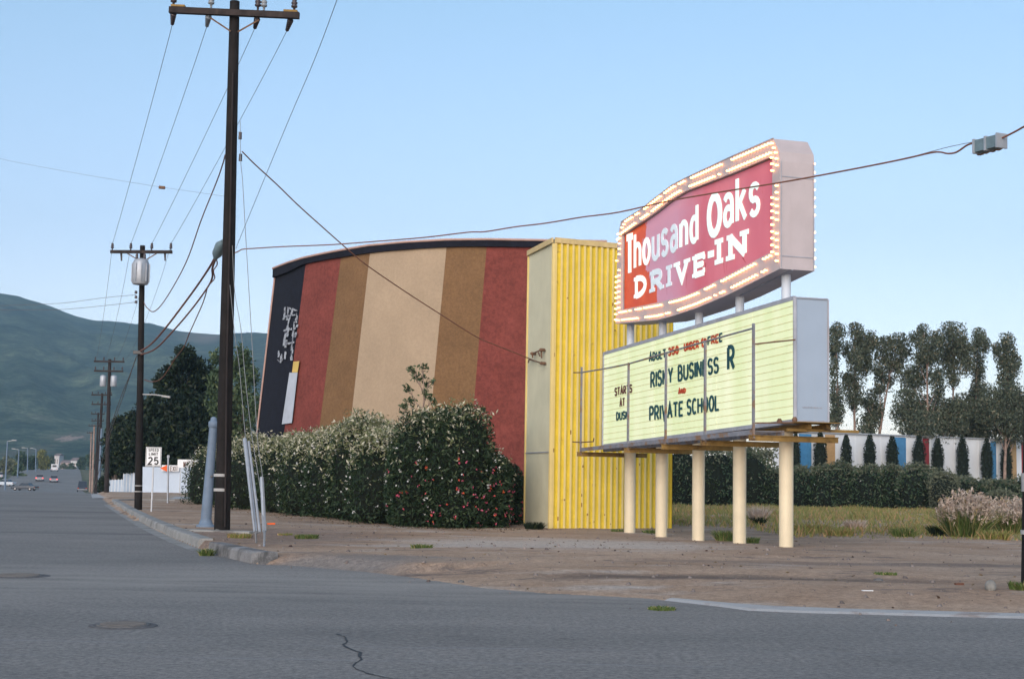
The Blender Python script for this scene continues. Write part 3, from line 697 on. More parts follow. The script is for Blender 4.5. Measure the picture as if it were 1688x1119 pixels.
# rusty service bracket on the side wall where the drop cable lands
dls = dl[:2]
def tw(px, py, out=.0): return onplane(px, py, c00, dls) + nl * out
svc = MB()
for a, b in (((878, 593), (884, 594)), ((884, 594), (900, 599)), ((884, 583), (898, 577)), ((884, 583), (884, 590)), ((898, 576), (899, 590)), ((893, 580), (896, 587)), ((878, 593), (877, 598))):
    svc.tube([tw(*a, .12), tw(*b, .12)], .022, 6)
for p in ((884, 583), (899, 577), (900, 599)): svc.lathe(tw(*p, .02), [(.05, 0), (.05, .14), (.02, .18)], 8, 0, nl)
svc.build('service_bracket', M['rust'], tower)
mb = MB(); mb.box(c00 + du * (LU * .5) + nf * .09 + V(0, 0, 6.15), .03, .05, .03, du); mb.build('bolt', M['rust'], tower)

# ------------------------------------------------------------------ the big sign on five posts
PA = V(*at(1038, 880, 39.5)[:2], 0); PB = V(*at(1296, 903, 31.0)[:2], 0)
sd = (PB - PA); sd /= np.linalg.norm(sd); sn = np.array([sd[1], -sd[0], 0.0])       # sn: out of the sign's face, towards the road
if sn @ (C0 - PA) < 0: sn = -sn
sd2 = sd[:2]
def sp(px, py, out): return onplane(px, py, PA + sn * out, sd2)     # point on the plane `out` in front of the post line
sign = thing('marquee_sign', (*((PA + PB) / 2)[:2], .1), 'lit drive-in theatre sign, red name panel over glowing white marquee on five posts', 'theatre sign')
FO = .42      # face of the marquee box in front of the posts
# posts
basez = lambda p: lz(p[0], p[1]) - .1
for k, (x0, y0, xt, ym) in enumerate(((1038, 880, 1039, 560), (1090, 885, 1092.5, 545), (1151, 893, 1152.5, 530), (1219, 897, 1219.5, 510), (1296, 903, 1296, 480))):
    b = sp(x0, y0, 0); b[2] = basez(b); m_ = sp(xt, ym, 0); up = V(m_[0], m_[1], 6.6); mid = V(*(b[:2] * .5 + m_[:2] * .5), 3.2); low = V(b[0], b[1], b[2])
    mb = MB(); mb.tube([low, V(mid[0], mid[1], 3.3)], .155, 20); pst = mb.build('post', M['postc'], sign)
    mb = MB(); mb.tube([V(mid[0], mid[1], 3.25), up], .105, 16); mb.build('upper_post', M['postw'], sign)
# marquee cabinet
mq = [sp(993, 735, FO), sp(1309.5, 694, FO), sp(1309.5, 491, FO), sp(993, 583.6, FO)]
mq[2][:2] = mq[1][:2]; mq[3][:2] = mq[0][:2]
th = .80
def mqp(u, v, out=0.0):
    a = mq[0] * (1 - u) + mq[1] * u; b = mq[3] * (1 - u) + mq[2] * u; return a * (1 - v) + b * v + sn * out
mb = MB(); mb.hexa([mqp(0, 0, -.03), mqp(1, 0, -.03), mqp(1, 0, -th), mqp(0, 0, -th), mqp(0, 1, -.03), mqp(1, 1, -.03), mqp(1, 1, -th), mqp(0, 1, -th)])
cab = mb.build('marquee_cabinet', M['cabinet'], sign)
HM = np.linalg.norm(mq[2] - mq[1]); LM = np.linalg.norm(mq[1] - mq[0])
mb = MB()
for (u0, v0), (u1, v1) in (((0, 0), (1, 0)), ((0, 1), (1, 1)), ((0, 0), (0, 1)), ((1, 0), (1, 1))):
    mb.bar(mqp(u0, v0, -.01), mqp(u1, v1, -.01), .06 if u0 == u1 else .06, .09 if u0 != u1 else .06)
mb.build('face_frame', M['cabtrim'], cab)
mb = MB()
for o_ in (-.03, -th): mb.bar(mqp(1, 0.0, o_) + sd * .01, mqp(1, 1, o_) + sd * .01, .035, .035)
mb.bar(mqp(1, 1, 0) + sd * .01 + V(0, 0, .01), mqp(1, 1, -th) + sd * .01 + V(0, 0, .01), .03, .03); mb.bar(mqp(1, 0, 0) + sd * .01, mqp(1, 0, -th) + sd * .01, .03, .05)
mb.build('edge_angle', M['cabtrim'], cab)
mb = MB()
for k in range(12): f = .26 + .048 * k; p = mqp(1, .115, -th * f) + sd * .006; mb.box(p, .012, .022, .018 + .012 * (k % 2), sd)
mb.build('maker_plate', M['cabtrim'], cab)
# glowing translucent panels
def panel_mat():
    m, nt, b, oc = start('lit_marquee_panel')
    n1 = ramp(nt, noise(nt, mapv(nt, oc, (1.5, 1.5, .25)), 1.0, 3, .5), .3, .7)
    c = mixc(nt, n1, (.74, .84, .43), (.97, .99, .68))
    n2 = ramp(nt, noise(nt, oc, 3.0, 5, .7), .3, .75); c = mixc(nt, n2, mixc(nt, 1.0, c, (.93, .95, .86), 'MULTIPLY'), c)
    nt.links.new(c, b.inputs['Emission Color']); b.inputs['Emission Strength'].default_value = .295
    b.inputs['Base Color'].default_value = (.25, .27, .21, 1); b.inputs['Roughness'].default_value = .5; return m
M['panel'] = panel_mat()
cuts = [0, .17, .335, .50, .665, .83, 1.0]
for i in range(6):
    mb = MB(); u0, u1 = cuts[i] + (.006 if i == 0 else .0012), cuts[i + 1] - (.006 if i == 5 else .0012)
    mb.hexa([mqp(u0, .015, .002), mqp(u1, .015, .002), mqp(u1, .015, -.02), mqp(u0, .015, -.02), mqp(u0, .985, .002), mqp(u1, .985, .002), mqp(u1, .985, -.02), mqp(u0, .985, -.02)])
    mb.build('lit_panel', M['panel'], cab)
for k in range(1, 16):
    mb = MB(); v = k / 16; mb.bar(mqp(.004, v, .010), mqp(.996, v, .010), .012, .010); mb.build('letter_track', M['track'], cab)

# ---- stroke letters
def arc(cx, cy, rx, ry, a0, a1, n=10):
    return [(cx + rx * math.cos(math.radians(a0 + (a1 - a0) * i / n)), cy + ry * math.sin(math.radians(a0 + (a1 - a0) * i / n))) for i in range(n + 1)]
def bowl(x0, x1, y0, y1, rev=False):   # closed bowl on the right of a stem
    r = (y1 - y0) / 2; p = [(x0, y1)] + arc(x1 - min(r, (x1 - x0) * .8), (y0 + y1) / 2, min(r, (x1 - x0) * .8), r, 90, -90) + [(x0, y0)]
    return p
S_ = lambda x0, x1, y0, y1: arc((x0 + x1) / 2, y1 - (y1 - y0) * .26, (x1 - x0) / 2, (y1 - y0) * .26, 25, 250, 9)[:] + arc((x0 + x1) / 2, y0 + (y1 - y0) * .26, (x1 - x0) / 2, (y1 - y0) * .26, 80, -155, 9)
G = {
 'A': (.62, [[(0, 0), (.31, 1), (.62, 0)], [(.12, .33), (.50, .33)]]), 'B': (.58, [[(0, 0), (0, 1)], bowl(0, .50, .52, 1), bowl(0, .58, 0, .52)]),
 'C': (.58, [arc(.30, .5, .29, .5, 50, 310, 14)]), 'D': (.60, [[(0, 0), (0, 1)], bowl(0, .60, 0, 1)]),
 'E': (.50, [[(0, 0), (0, 1)], [(0, 1), (.5, 1)], [(0, .52), (.42, .52)], [(0, 0), (.5, 0)]]), 'F': (.50, [[(0, 0), (0, 1)], [(0, 1), (.5, 1)], [(0, .52), (.42, .52)]]),
 'H': (.58, [[(0, 0), (0, 1)], [(.58, 0), (.58, 1)], [(0, .5), (.58, .5)]]), 'I': (.0, [[(0, 0), (0, 1)]]), 'K': (.58, [[(0, 0), (0, 1)], [(.56, 1), (0, .40)], [(.18, .60), (.58, 0)]]),
 'L': (.46, [[(0, 1), (0, 0)], [(0, 0), (.46, 0)]]), 'M': (.70, [[(0, 0), (0, 1)], [(0, 1), (.35, .25), (.70, 1)], [(.7, 1), (.7, 0)]]), 'N': (.58, [[(0, 0), (0, 1)], [(0, 1), (.58, 0)], [(.58, 0), (.58, 1)]]),
 'O': (.60, [arc(.30, .5, .30, .5, 90, 450, 20)]), 'P': (.55, [[(0, 0), (0, 1)], bowl(0, .55, .45, 1)]), 'R': (.58, [[(0, 0), (0, 1)], bowl(0, .54, .47, 1), [(.26, .47), (.58, 0)]]),
 'S': (.54, [S_(0, .54, 0, 1)]), 'T': (.56, [[(.28, 0), (.28, 1)], [(0, 1), (.56, 1)]]), 'U': (.58, [[(0, 1), (0, .28)] + arc(.29, .28, .29, .28, 180, 360, 8) + [(.58, 1)]]),
 'V': (.60, [[(0, 1), (.30, 0), (.60, 1)]]), 'X': (.58, [[(0, 0), (.58, 1)], [(0, 1), (.58, 0)]]), 'Y': (.60, [[(0, 1), (.30, .45), (.60, 1)], [(.30, .45), (.30, 0)]]),
 '0': (.5, [arc(.25, .5, .25, .5, 90, 450, 18)]), '1': (.2, [[(0, .8), (.2, 1), (.2, 0)]]), '2': (.5, [arc(.25, .74, .25, .26, 160, -30, 8) + [(0, 0), (.5, 0)]]),
 '3': (.5, [arc(.25, .75, .24, .25, 150, -90, 8), arc(.25, .25, .25, .25, 90, -150, 8)]), '5': (.5, [[(.46, 1), (.05, 1), (.02, .56)] + arc(.25, .32, .25, .30, 110, -150, 10)]),
 '-': (.34, [[(0, .5), (.34, .5)]]), '.': (.0, [[(0, 0), (0, .06)]]),
 'h': (.46, [[(0, 0), (0, 1)], [(0, .45)] + arc(.23, .45, .23, .22, 150, 0, 8) + [(.46, 0)]]), 'o': (.50, [arc(.25, .34, .25, .34, 90, 450, 18)]),
 'u': (.46, [[(0, .68), (0, .22)] + arc(.23, .22, .23, .22, 180, 340, 8), [(.46, .68), (.46, 0)]]), 's': (.42, [S_(0, .42, 0, .70)]),
 'a': (.45, [arc(.21, .48, .22, .21, 150, 20, 7) + [(.43, .42), (.43, 0)], arc(.21, .20, .20, .20, 60, 330, 12)]), 'n': (.46, [[(0, 0), (0, .68)], [(0, .45)] + arc(.23, .45, .23, .23, 150, 0, 8) + [(.46, 0)]]),
 'd': (.48, [[(.46, 0), (.46, 1)], arc(.24, .34, .23, .34, 60, 300, 14)]), 'k': (.46, [[(0, 0), (0, 1)], [(.42, .68), (0, .28)], [(.14, .42), (.46, 0)]]),
}
def ribbon(pts, wx, closed=False):
    pts = [np.array(p, float) for p in pts]; n = len(pts); L = []; R = []
    closed = np.linalg.norm(pts[0] - pts[-1]) < 1e-6
    for i in range(n):
        if closed: a = pts[i - 1] if i else pts[-2]; b = pts[i + 1] if i < n - 1 else pts[1]
        else: a = pts[max(i - 1, 0)]; b = pts[min(i + 1, n - 1)]
        p = pts[i]; d1 = p - a; d2 = b - p
        d1 = d1 / (np.linalg.norm(d1) + 1e-9) if np.linalg.norm(d1) > 1e-9 else d2 / np.linalg.norm(d2); d2 = d2 / np.linalg.norm(d2) if np.linalg.norm(d2) > 1e-9 else d1
        t = d1 + d2; t = t / (np.linalg.norm(t) + 1e-9); nn = np.array([-t[1], t[0]]); cs = max(.38, abs(nn @ np.array([-d1[1], d1[0]])))
        q = p.copy()
        L.append(q + nn * wx / cs); R.append(q - nn * wx / cs)
    return L, R
def word(text, quad, mapf, parent, mats, st=.07, gap=.16, wid=1.0, out=.02, thick=.02, name='letter', slab=False, hscale=None):
    """quad: (left x, left top y, left base y, right x, right top y, right base y) in photo pixels"""
    x0, yt0, yb0, x1, yt1, yb1 = quad
    tot = 0; pos = []
    for ch in text:
        if ch == ' ': tot += .34; pos.append(None); continue
        g = G[ch]; pos.append(tot + st); tot += g[0] * wid + 2 * st + gap
    tot -= gap; P00 = mapf(x0, yb0); P01 = mapf(x0, yt0); P10 = mapf(x1, yb1); P11 = mapf(x1, yt1)
    def put(u, v, o):
        a = P00 * (1 - u) + P10 * u; b = P01 * (1 - u) + P11 * u; return a * (1 - v) + b * v + sn * o
    hgt = (np.linalg.norm(P01 - P00) + np.linalg.norm(P11 - P10)) / 2; lng = np.linalg.norm(P10 - P00); asp = (lng / tot) / hgt   # x unit / y unit
    for i, ch in enumerate(text):
        if ch == ' ': continue
        g = G[ch]; mb = MB(); strokes = [list(s_) for s_ in g[1]]
        if slab:
            s2 = []
            def sf(x, y): s2.append([(x - .17, y), (x + .17, y)])
            w_ = g[0]
            if ch == 'D': s2.append([(-.14, 1), (.1, 1)]); s2.append([(-.14, 0), (.1, 0)])
            if ch == 'R': s2.append([(-.14, 1), (.1, 1)]); sf(0, 0); s2.append([(.50, 0), (.74, 0)])
            if ch == 'I': sf(0, 1); sf(0, 0)
            if ch == 'V': sf(0, 1); sf(.6, 1)
            if ch == 'E': s2.append([(-.14, 1), (.1, 1)]); s2.append([(-.14, 0), (.1, 0)]); s2.append([(.5, 1.0), (.5, .74)]); s2.append([(.5, 0.0), (.5, .26)]); s2.append([(.42, .64), (.42, .40)])
            if ch == 'N': s2.append([(-.14, 1), (.1, 1)]); sf(0, 0); sf(.58, 1)
            strokes += s2
        for k, s_ in enumerate(strokes):
            pts = [((pos[i] + x * wid) * asp, st * asp * .5 + y * (1 - st * asp)) for x, y in s_]
            Lp, Rp = ribbon(pts, st * asp * (1.0 if k < len(g[1]) else .62)); m = len(pts); oo = out + .0012 * k; vs = []
            for o_ in (oo + thick, oo):
                vs += [put(p[0] / asp / tot, p[1], o_) for p in Lp] + [put(p[0] / asp / tot, p[1], o_) for p in Rp]
            fs = []
            for j in range(m - 1):
                fs.append((j, j + 1, m + j + 1, m + j)); fs.append((2 * m + m + j, 2 * m + m + j + 1, 2 * m + j + 1, 2 * m + j))
                fs.append((j, 2 * m + j, 2 * m + j + 1, j + 1)); fs.append((m + j, m + j + 1, 3 * m + j + 1, 3 * m + j))
            fs.append((0, m, 3 * m, 2 * m)); fs.append((m - 1, 3 * m - 1, 4 * m - 1, 2 * m - 1))
            mb.add(vs, fs)
        mt = mats[i] if isinstance(mats, list) else mats
        mb.build(name, mt, parent)
Z8 = lambda x, y: (940 + x / 3.67, 480 + y / 3.67)
def q8(xl, tl, bl, xr_, tr, br): a = Z8(xl, tl); b = Z8(xl, bl); c = Z8(xr_, tr); d = Z8(xr_, br); return (a[0], a[1], b[1], c[0], c[1], d[1])
mf = lambda x, y: sp(x, y, FO)
word('ADULT', q8(483, 376, 428, 585, 350, 402), mf, cab, M['lteal'], st=.085, gap=.12)
word('350', q8(598, 346, 393, 662, 330, 378), mf, cab, M['lred'], st=.09, gap=.12)
word('UNDER', q8(695, 315, 364, 785, 297, 344), mf, cab, M['lred'], st=.10, gap=.10)
word('12', q8(797, 292, 342, 832, 286, 336), mf, cab, M['lred'], st=.10, gap=.12)
word('FREE', q8(838, 278, 330, 928, 252, 304), mf, cab, [M['lteal'], M['lred'], M['lred'], M['lteal']], st=.09, gap=.12)
word('RISKY', q8(492, 492, 588, 628, 458, 552), mf, cab, M['lteal'], st=.085, gap=.12)
word('BUSINESS', q8(658, 450, 546, 905, 397, 493), mf, cab, M['lteal'], st=.085, gap=.12)
word('R', q8(957, 336, 480, 1003, 324, 470), mf, cab, M['lteal'], st=.10)
word('AND', q8(660, 592, 624, 705, 584, 615), mf, cab, M['lred'], st=.12, gap=.10)
word('PRIVATE', q8(485, 698, 786, 690, 665, 754), mf, cab, M['lteal'], st=.085, gap=.12)
word('SCHOOL', q8(712, 656, 750, 908, 625, 720), mf, cab, M['lteal'], st=.085, gap=.12)
word('STARTS', q8(275, 586, 634, 380, 562, 612), mf, cab, M['lbrown'], st=.085, gap=.14)
word('AT', q8(305, 652, 700, 336, 645, 694), mf, cab, M['lbrown'], st=.085, gap=.14)
word('DUSK', q8(285, 732, 782, 358, 722, 770), mf, cab, M['lteal'], st=.085, gap=.12)

# catwalk in front of the marquee
CO = FO + .75
cw = {}
mb = MB(); ZCW = None
cols = [(957, 605, 750), (1035, 598, 742), (1097, 580, 732), (1162, 562, 728), (1242, 533, 722)]
for k, (x, yt, yb) in enumerate(cols):
    a = sp(x, yb, CO); b = sp(x + .5, yt, CO); b[:2] = a[:2]
    mb = MB(); mb.box((a + b) / 2, .06, .045, np.linalg.norm(b - a), sd); mb.build('catwalk_post', M['rail'], sign)
def cwp(px, py, out=CO): return sp(px, py, out)
mb = MB()
rl = [(957, 614), (995, 608), (1035, 600), (1097, 582), (1162, 563), (1242, 541)]
mb.tube([cwp(*p) for p in rl], .022, 6); mb.build('catwalk_rail', M['rail'], sign)
mb = MB(); pa, pb = cwp(957, 741), cwp(1242, 712)
mb.bar(pa, pb, .05, .10)
pa2, pb2 = pa - sn * .7, pb - sn * .7
mb.bar(pa2, pb2, .05, .10)
mb.build('catwalk_beam', M['rail'], sign)
mb = MB()
nslat = 46
for i in range(nslat):
    f = (i + .5) / nslat; c = (pa * (1 - f) + pb * f); mb.bar(c - sn * .03 + V(0, 0, .03), c - sn * .67 + V(0, 0, .03), .13, .02)
mb.build('catwalk_deck', M['rail'], sign)
for (x, yt, yb) in cols:
    a = cwp(x, yb) + V(0, 0, -.02); a[2] = (pa[2] + (pb[2] - pa[2]) * ((x - 957) / 285)) - .13
    mb = MB(); mb.bar(a + sn * .1, a - sn * 2.0, .05, .11); mb.bar(a + sn * .1 + V(0, 0, .06), a - sn * 2.0 + V(0, 0, .06), .11, .015); mb.build('bracket', M['bracket'], sign)
a = mqp(1, 0, 0); mb = MB(); z_ = a[2] - .16
p0 = V(*mqp(0, 0, -.3)[:2], mqp(0, 0)[2] - .10); p1 = V(*(mqp(1, 0, -.3) + sd * .1)[:2], z_ + .06)
mb.bar(p0, p1, .10, .11); mb.build('support_beam', M['bracket'], sign)
p0 = V(*mqp(0, 0, -.75)[:2], mqp(0, 0)[2] - .10); p1 = V(*(mqp(1, 0, -.75) + sd * .1)[:2], z_ + .06)
mb = MB(); mb.bar(p0, p1, .10, .11); mb.build('support_beam', M['bracket'], sign)
mb = MB(); e = mqp(1, 0, .15) + sd * -.05; e[2] = z_ - .02; mb.bar(e, e - sn * 1.7, .05, .06); mb.bar(e + V(0, 0, .15), e - sn * 1.05 + V(0, 0, .15), .9, .015); mb.build('bracket', M['bracket'], sign)
for a_, b_ in (((1245, 567), (1311, 560)), ((1245, 697), (1311, 696.5))):
    mb = MB(); mb.tube([cwp(*a_), cwp(*b_, FO + .1)], .018, 6); mb.build('side_rail', M['rust'], sign)
mb = MB(); mb.tube([cwp(946, 614), cwp(957, 614)], .018, 6); mb.tube([cwp(944, 728), cwp(957, 729), cwp(978, 727.5), cwp(979, 722)], .018, 6); mb.build('end_rail', M['rust'], sign)
mb = MB()
for p in ((1285, 693.5), (1310, 691)): mb.lathe(cwp(*p, FO + .12), [(.05, -.05), (.06, .0), (.03, .05)], 8)
mb.build('junction_box', M['rust'], sign)

# ---- upper name sign
UO = .42; UT = .84
outer = [(1014.8, 533.6), (1083, 527.5), (1110, 520.5), (1150, 507), (1200.6, 485.5), (1285.6, 443), (1285.6, 266), (1284.6, 250), (1275, 229), (1206, 259), (1130, 294.5), (1108, 306), (1077, 329.5), (1058, 345), (1024.4, 366.5), (1020.6, 385.7), (1017.7, 403)]
inner = [(1023.4, 511), (1087, 498), (1129, 487.5), (1150, 479), (1195, 456), (1273, 414.5), (1273, 300), (1273, 270), (1272.6, 258), (1206, 286), (1130, 315.5), (1112, 326), (1102, 333), (1082, 349), (1063.8, 362), (1024.4, 387), (1024, 420)]
OU = [sp(x, y, UO) for x, y in outer]; IN = [sp(x, y, UO) for x, y in inner]
n_ = len(OU); mb = MB()
mb.add(OU + IN, [(i, (i + 1) % n_, n_ + (i + 1) % n_, n_ + i) for i in range(n_)])                # face ring
bk = [p - sn * UT for p in OU]
mb.add(OU + bk, [(i, n_ + i, n_ + (i + 1) % n_, (i + 1) % n_) for i in range(n_)])               # outer sides
mb.add(bk, [tuple(range(n_))])
INB = [p - sn * .22 for p in IN]
mb.add(IN + INB, [(i, (i + 1) % n_, n_ + (i + 1) % n_, n_ + i) for i in range(n_)])              # return round the panel
frame = mb.build('name_sign_frame', M['framew'], sign)
mb = MB()      # service panel seams on the end
e0, e1 = OU[5], OU[6]
for f in (.12, .86): p = e0 * (1 - f) + e1 * f; mb.bar(p + sd * .006 - sn * .02, p + sd * .006 - sn * (UT - .02), .012, .02)
mb.bar(e0 + sd * .006 - sn * .03, e1 + sd * .006 - sn * .03, .014, .03); mb.bar(e0 + sd * .006 - sn * (UT - .03), e1 + sd * .006 - sn * (UT - .03), .014, .03)
mb.bar(OU[4] - sn * .3 + V(0, 0, -.01), OU[5] - sn * .3 + V(0, 0, -.01), .04, .02)
mb.build('seam_strip', M['cabtrim'], frame)
mb = MB()     # thin dark edge along the top
for i in range(8, 15): mb.bar(OU[i] + V(0, 0, .012), OU[i + 1] + V(0, 0, .012), .03, .02)
mb.build('top_flashing', M['cabtrim'], frame)
# the panel itself
def face_mat():
    m, nt, b, oc = start('red_sign_face_painted_glare')
    sx = N(nt, 'ShaderNodeSeparateXYZ'); nt.links.new(oc, sx.inputs[0])
    dot = N(nt, 'ShaderNodeVectorMath', operation='DOT_PRODUCT'); nt.links.new(oc, dot.inputs[0]); dot.inputs[1].default_value = tuple(sd)
    wob = noise(nt, oc, 1.6, 5, .6)
    def lin(a, ka, bz, kb, c0, kw=1.3):    # ka*a + kb*z + c0 + wobble
        x = N(nt, 'ShaderNodeMath', operation='MULTIPLY_ADD'); nt.links.new(a, x.inputs[0]); x.inputs[1].default_value = ka; x.inputs[2].default_value = c0
        y = N(nt, 'ShaderNodeMath', operation='MULTIPLY_ADD'); nt.links.new(bz, y.inputs[0]); y.inputs[1].default_value = kb; nt.links.new(x.outputs[0], y.inputs[2])
        z = N(nt, 'ShaderNodeMath', operation='MULTIPLY_ADD'); nt.links.new(wob, z.inputs[0]); z.inputs[1].default_value = kw; nt.links.new(y.outputs[0], z.inputs[2]); return z.outputs[0]
    s0 = float(((IN[15] - OFF[frame.name]) @ sd)); 
    pink = mixc(nt, ramp(nt, noise(nt, mapv(nt, oc, (1, 1, .25)), .8, 3, .5), .35, .65), (.50, .10, .14), (.57, .15, .19))  # pink is reflected glare on the red face, put into the base colour
    lil = (.50, .24, .33)
    r1 = ramp(nt, lin(dot.outputs['Value'], .9, sx.outputs[2], -.15, -.9 * s0 - 2.1), .5, 1.9)      # lilac fades out to the right
    c = mixc(nt, r1, lil, pink)
    orange = mixc(nt, ramp(nt, noise(nt, oc, 2.5, 4, .6), .3, .7), (.50, .045, .008), (.58, .08, .014))
    # orange-red paint shows at lower left, clear of the painted glare
    r2 = lin(dot.outputs['Value'], -1.0, sx.outputs[2], -.5, s0 + 2.35 + .5 * float(OU[0][2] - OFF[frame.name][2]) + .2 - .75, 2.8)
    c = mixc(nt, ramp(nt, r2, .62, .72), c, orange)
    dr = ramp(nt, noise(nt, mapv(nt, oc, (5, 5, .8)), 1.0, 5, .7), .66, .72); c = mixc(nt, dr, c, (.42, .05, .05))
    nt.links.new(c, b.inputs['Base Color']); b.inputs['Roughness'].default_value = .45
    nt.links.new(c, b.inputs['Emission Color']); b.inputs['Emission Strength'].default_value = .10; return m
M['face'] = face_mat()
mb = MB(); mb.add([p - sn * .10 for p in IN], [tuple(range(n_))]); face = mb.build('name_panel', M['face'], sign)
mb = MB(); dk = MB()
for i in range(n_): mb.bar(IN[i] - sn * .085, IN[(i + 1) % n_] - sn * .085, .03, .03)
mb.build('panel_rim', M['rail'], face)
for x in (1098, 1164): mb.bar(sp(x, 345 if x == 1098 else 300, UO - .095), sp(x, 493 if x == 1098 else 470, UO - .095), .01, .006)
Z7 = lambda x, y: (960 + x / 2.868, 210 + y / 2.868)
def q7(xl, tl, bl, xr_, tr, br): a = Z7(xl, tl); b = Z7(xl, bl); c = Z7(xr_, tr); d = Z7(xr_, br); return (a[0], a[1], b[1], c[0], c[1], d[1])
uf = lambda x, y: sp(x, y, UO - .10)
wl = pm('bright_sign_white', (.68, .68, .63), .04, 5, .5); wm = pm('mint_sign_white', (.52, .64, .60), .06, 5, .5); wb = pm('bluish_sign_white', (.52, .57, .66), .08, 5, .5)
for mt_, e_ in ((wl, .25), (wm, .25), (wb, .12)):
    b_ = mt_.node_tree.nodes['Principled BSDF']; b_.inputs['Emission Color'].default_value = (.75, .95, .9, 1); b_.inputs['Emission Strength'].default_value = e_
word('T', q7(206, 518, 702, 246, 504, 690), uf, face, wl, st=.082, wid=.62, out=.004, slab=False)
word('housand', q7(246, 504, 672, 551, 358, 536), uf, face, [wl, wl, wb, wb, wb, wm, wm], st=.072, gap=.11, wid=.80, out=.004)
word('O', q7(592, 333, 528, 662, 304, 497), uf, face, wm, st=.10, out=.004)
word('aks', q7(668, 262, 478, 842, 196, 408), uf, face, wm, st=.068, gap=.10, wid=.84, out=.004)
word('DRIVE', q7(252, 712, 806, 585, 592, 690), uf, face, [wl, wb, wb, wm, wm], st=.074, gap=.32, out=.004, slab=True)
word('-', q7(590, 556, 656, 630, 545, 642), uf, face, wm, st=.09, out=.004)
word('IN', q7(640, 532, 646, 778, 486, 602), uf, face, wm, st=.074, gap=.34, out=.004, slab=True)
# rust runs under the letters
mb = MB()
for a_, b_, w_ in (((400, 700), (400, 790), 2), ((495, 690), (490, 760), 2), ((462, 722), (478, 722), 3), ((583, 640), (580, 712), 2.5), ((668, 630), (672, 690), 1.6), ((690, 590), (680, 680), 1.2), ((712, 640), (740, 628), 2.2), ((758, 615), (772, 640), 4), ((368, 740), (385, 745), 3), ((640, 512), (636, 520), 2)):
    a = uf(*Z7(*a_)) + sn * .003; b = uf(*Z7(*b_)) + sn * .003; wv = sd * w_ * .006; mb.add([a - wv, a + wv, b + wv * .35, b - wv * .35], [(0, 1, 2, 3)])
mb.build('rust_run', pm('rust_stain', (.40, .05, .05), .2, 5, .8), face)

# bulbs
M['bulb'] = emit('lit_bulb', (1.0, .36, .10), 3.0, (1, .8, .5))
M['socket'] = pm('bulb_socket', (.35, .25, .18), .1, 8, .6)
def along(pts, step, inset_dir=None):
    out_ = []; acc = step * .5
    for a, b in zip(pts[:-1], pts[1:]):
        L = np.linalg.norm(b - a); x = acc
        while x < L: out_.append(a + (b - a) * x / L); x += step
        acc = x - L
    return out_
cO = sum(OU) / n_
def shrink(O_, I_, f): return [o * (1 - f) + i * f for o, i in zip(O_, I_)]
r_out = shrink(OU, IN, .22); r_in = shrink(OU, IN, .80)
closed = lambda L: L + [L[0]]
cand = [(p, sn, 0) for p in along(closed(r_out), .15)] + [(p, sn, 1) for p in along(closed(r_in), .15)]
# back edge row along the right end, lit from the other face
bkr = [OU[i_] - sn * (UT - .035) - sd * .03 for i_ in (5, 6, 7)]
cand += [(p, -sn, 2) for p in along(bkr, .19)]
cand += [(p - sn * .14 + sd * -.03, -sd, 3) for p in along([IN[5], IN[6], IN[8]], .28)]
keep = []
for i, c in enumerate(cand):
    if c[2] in (0, 1) and (math.sin(i * .9) + math.sin(i * .37 + 1)) < -1.15: continue       # some sockets are dead
    if rnd.random() < .05: continue
    keep.append(c)
keep.sort(key=lambda c: np.linalg.norm(c[0] - C0))
bulb_me = None
def bulb_geo(mbx, p, ax, r=.026):
    a = V(*ax); mbx.lathe(p, [(.016, 0), (.018, .02), (r * .8, .03), (r, .048), (r * .85, .066), (r * .4, .078)], 8, 0, a / np.linalg.norm(a))
pro = {}
for p, ax, row in keep[:100]:
    kx = row
    if kx not in pro:
        mb = MB(); bulb_geo(mb, OFF[frame.name], ax); pro[kx] = mb.build('bulb', M['bulb'], frame); pro[kx].location = tuple(p - OFF[frame.name])
    else:
        o = pro[kx].copy(); o.name = 'bulb'; sc.collection.objects.link(o); o.parent = frame; o.location = tuple(p - OFF[frame.name])
mb = MB()
for p, ax, row in keep[100:]: bulb_geo(mb, p, ax)
o = mb.build('bulb_rows', M['bulb'], frame); o['kind'] = 'stuff'

# ------------------------------------------------------------------ utility poles
def pxtube(mb, pts, Ys, r, n=6):
    P_ = [at(x, y, Y) for (x, y), Y in zip(pts, Ys)]; return mb.tube(P_, r, n)
def lerp(a, b, f): return a + (b - a) * f
def insulator(name, p, up, s, mat, parent):
    mb = MB(); a = V(0, 0, 1) * up
    mb.lathe(p, [(.025 * s, 0), (.03 * s, .08 * s), (.07 * s, .09 * s), (.075 * s, .13 * s), (.045 * s, .15 * s), (.07 * s, .17 * s), (.072 * s, .21 * s), (.045 * s, .23 * s), (.06 * s, .26 * s), (.055 * s, .31 * s), (.02 * s, .34 * s)], 10, 0, a)
    return mb.build(name, mat, parent)
def pole_thing(base, top, r0, r1, label, mat='creosote', group='utility poles along the street'):
    t = thing('utility_pole', base, label, 'utility pole', group)
    mb = MB(); n = 10; pts = [base * (1 - i / n) + top * i / n for i in range(n + 1)]; mb.tube(pts, [lerp(r0, r1, i / n) for i in range(n + 1)], 14); mb.build('pole', M[mat], t); return t

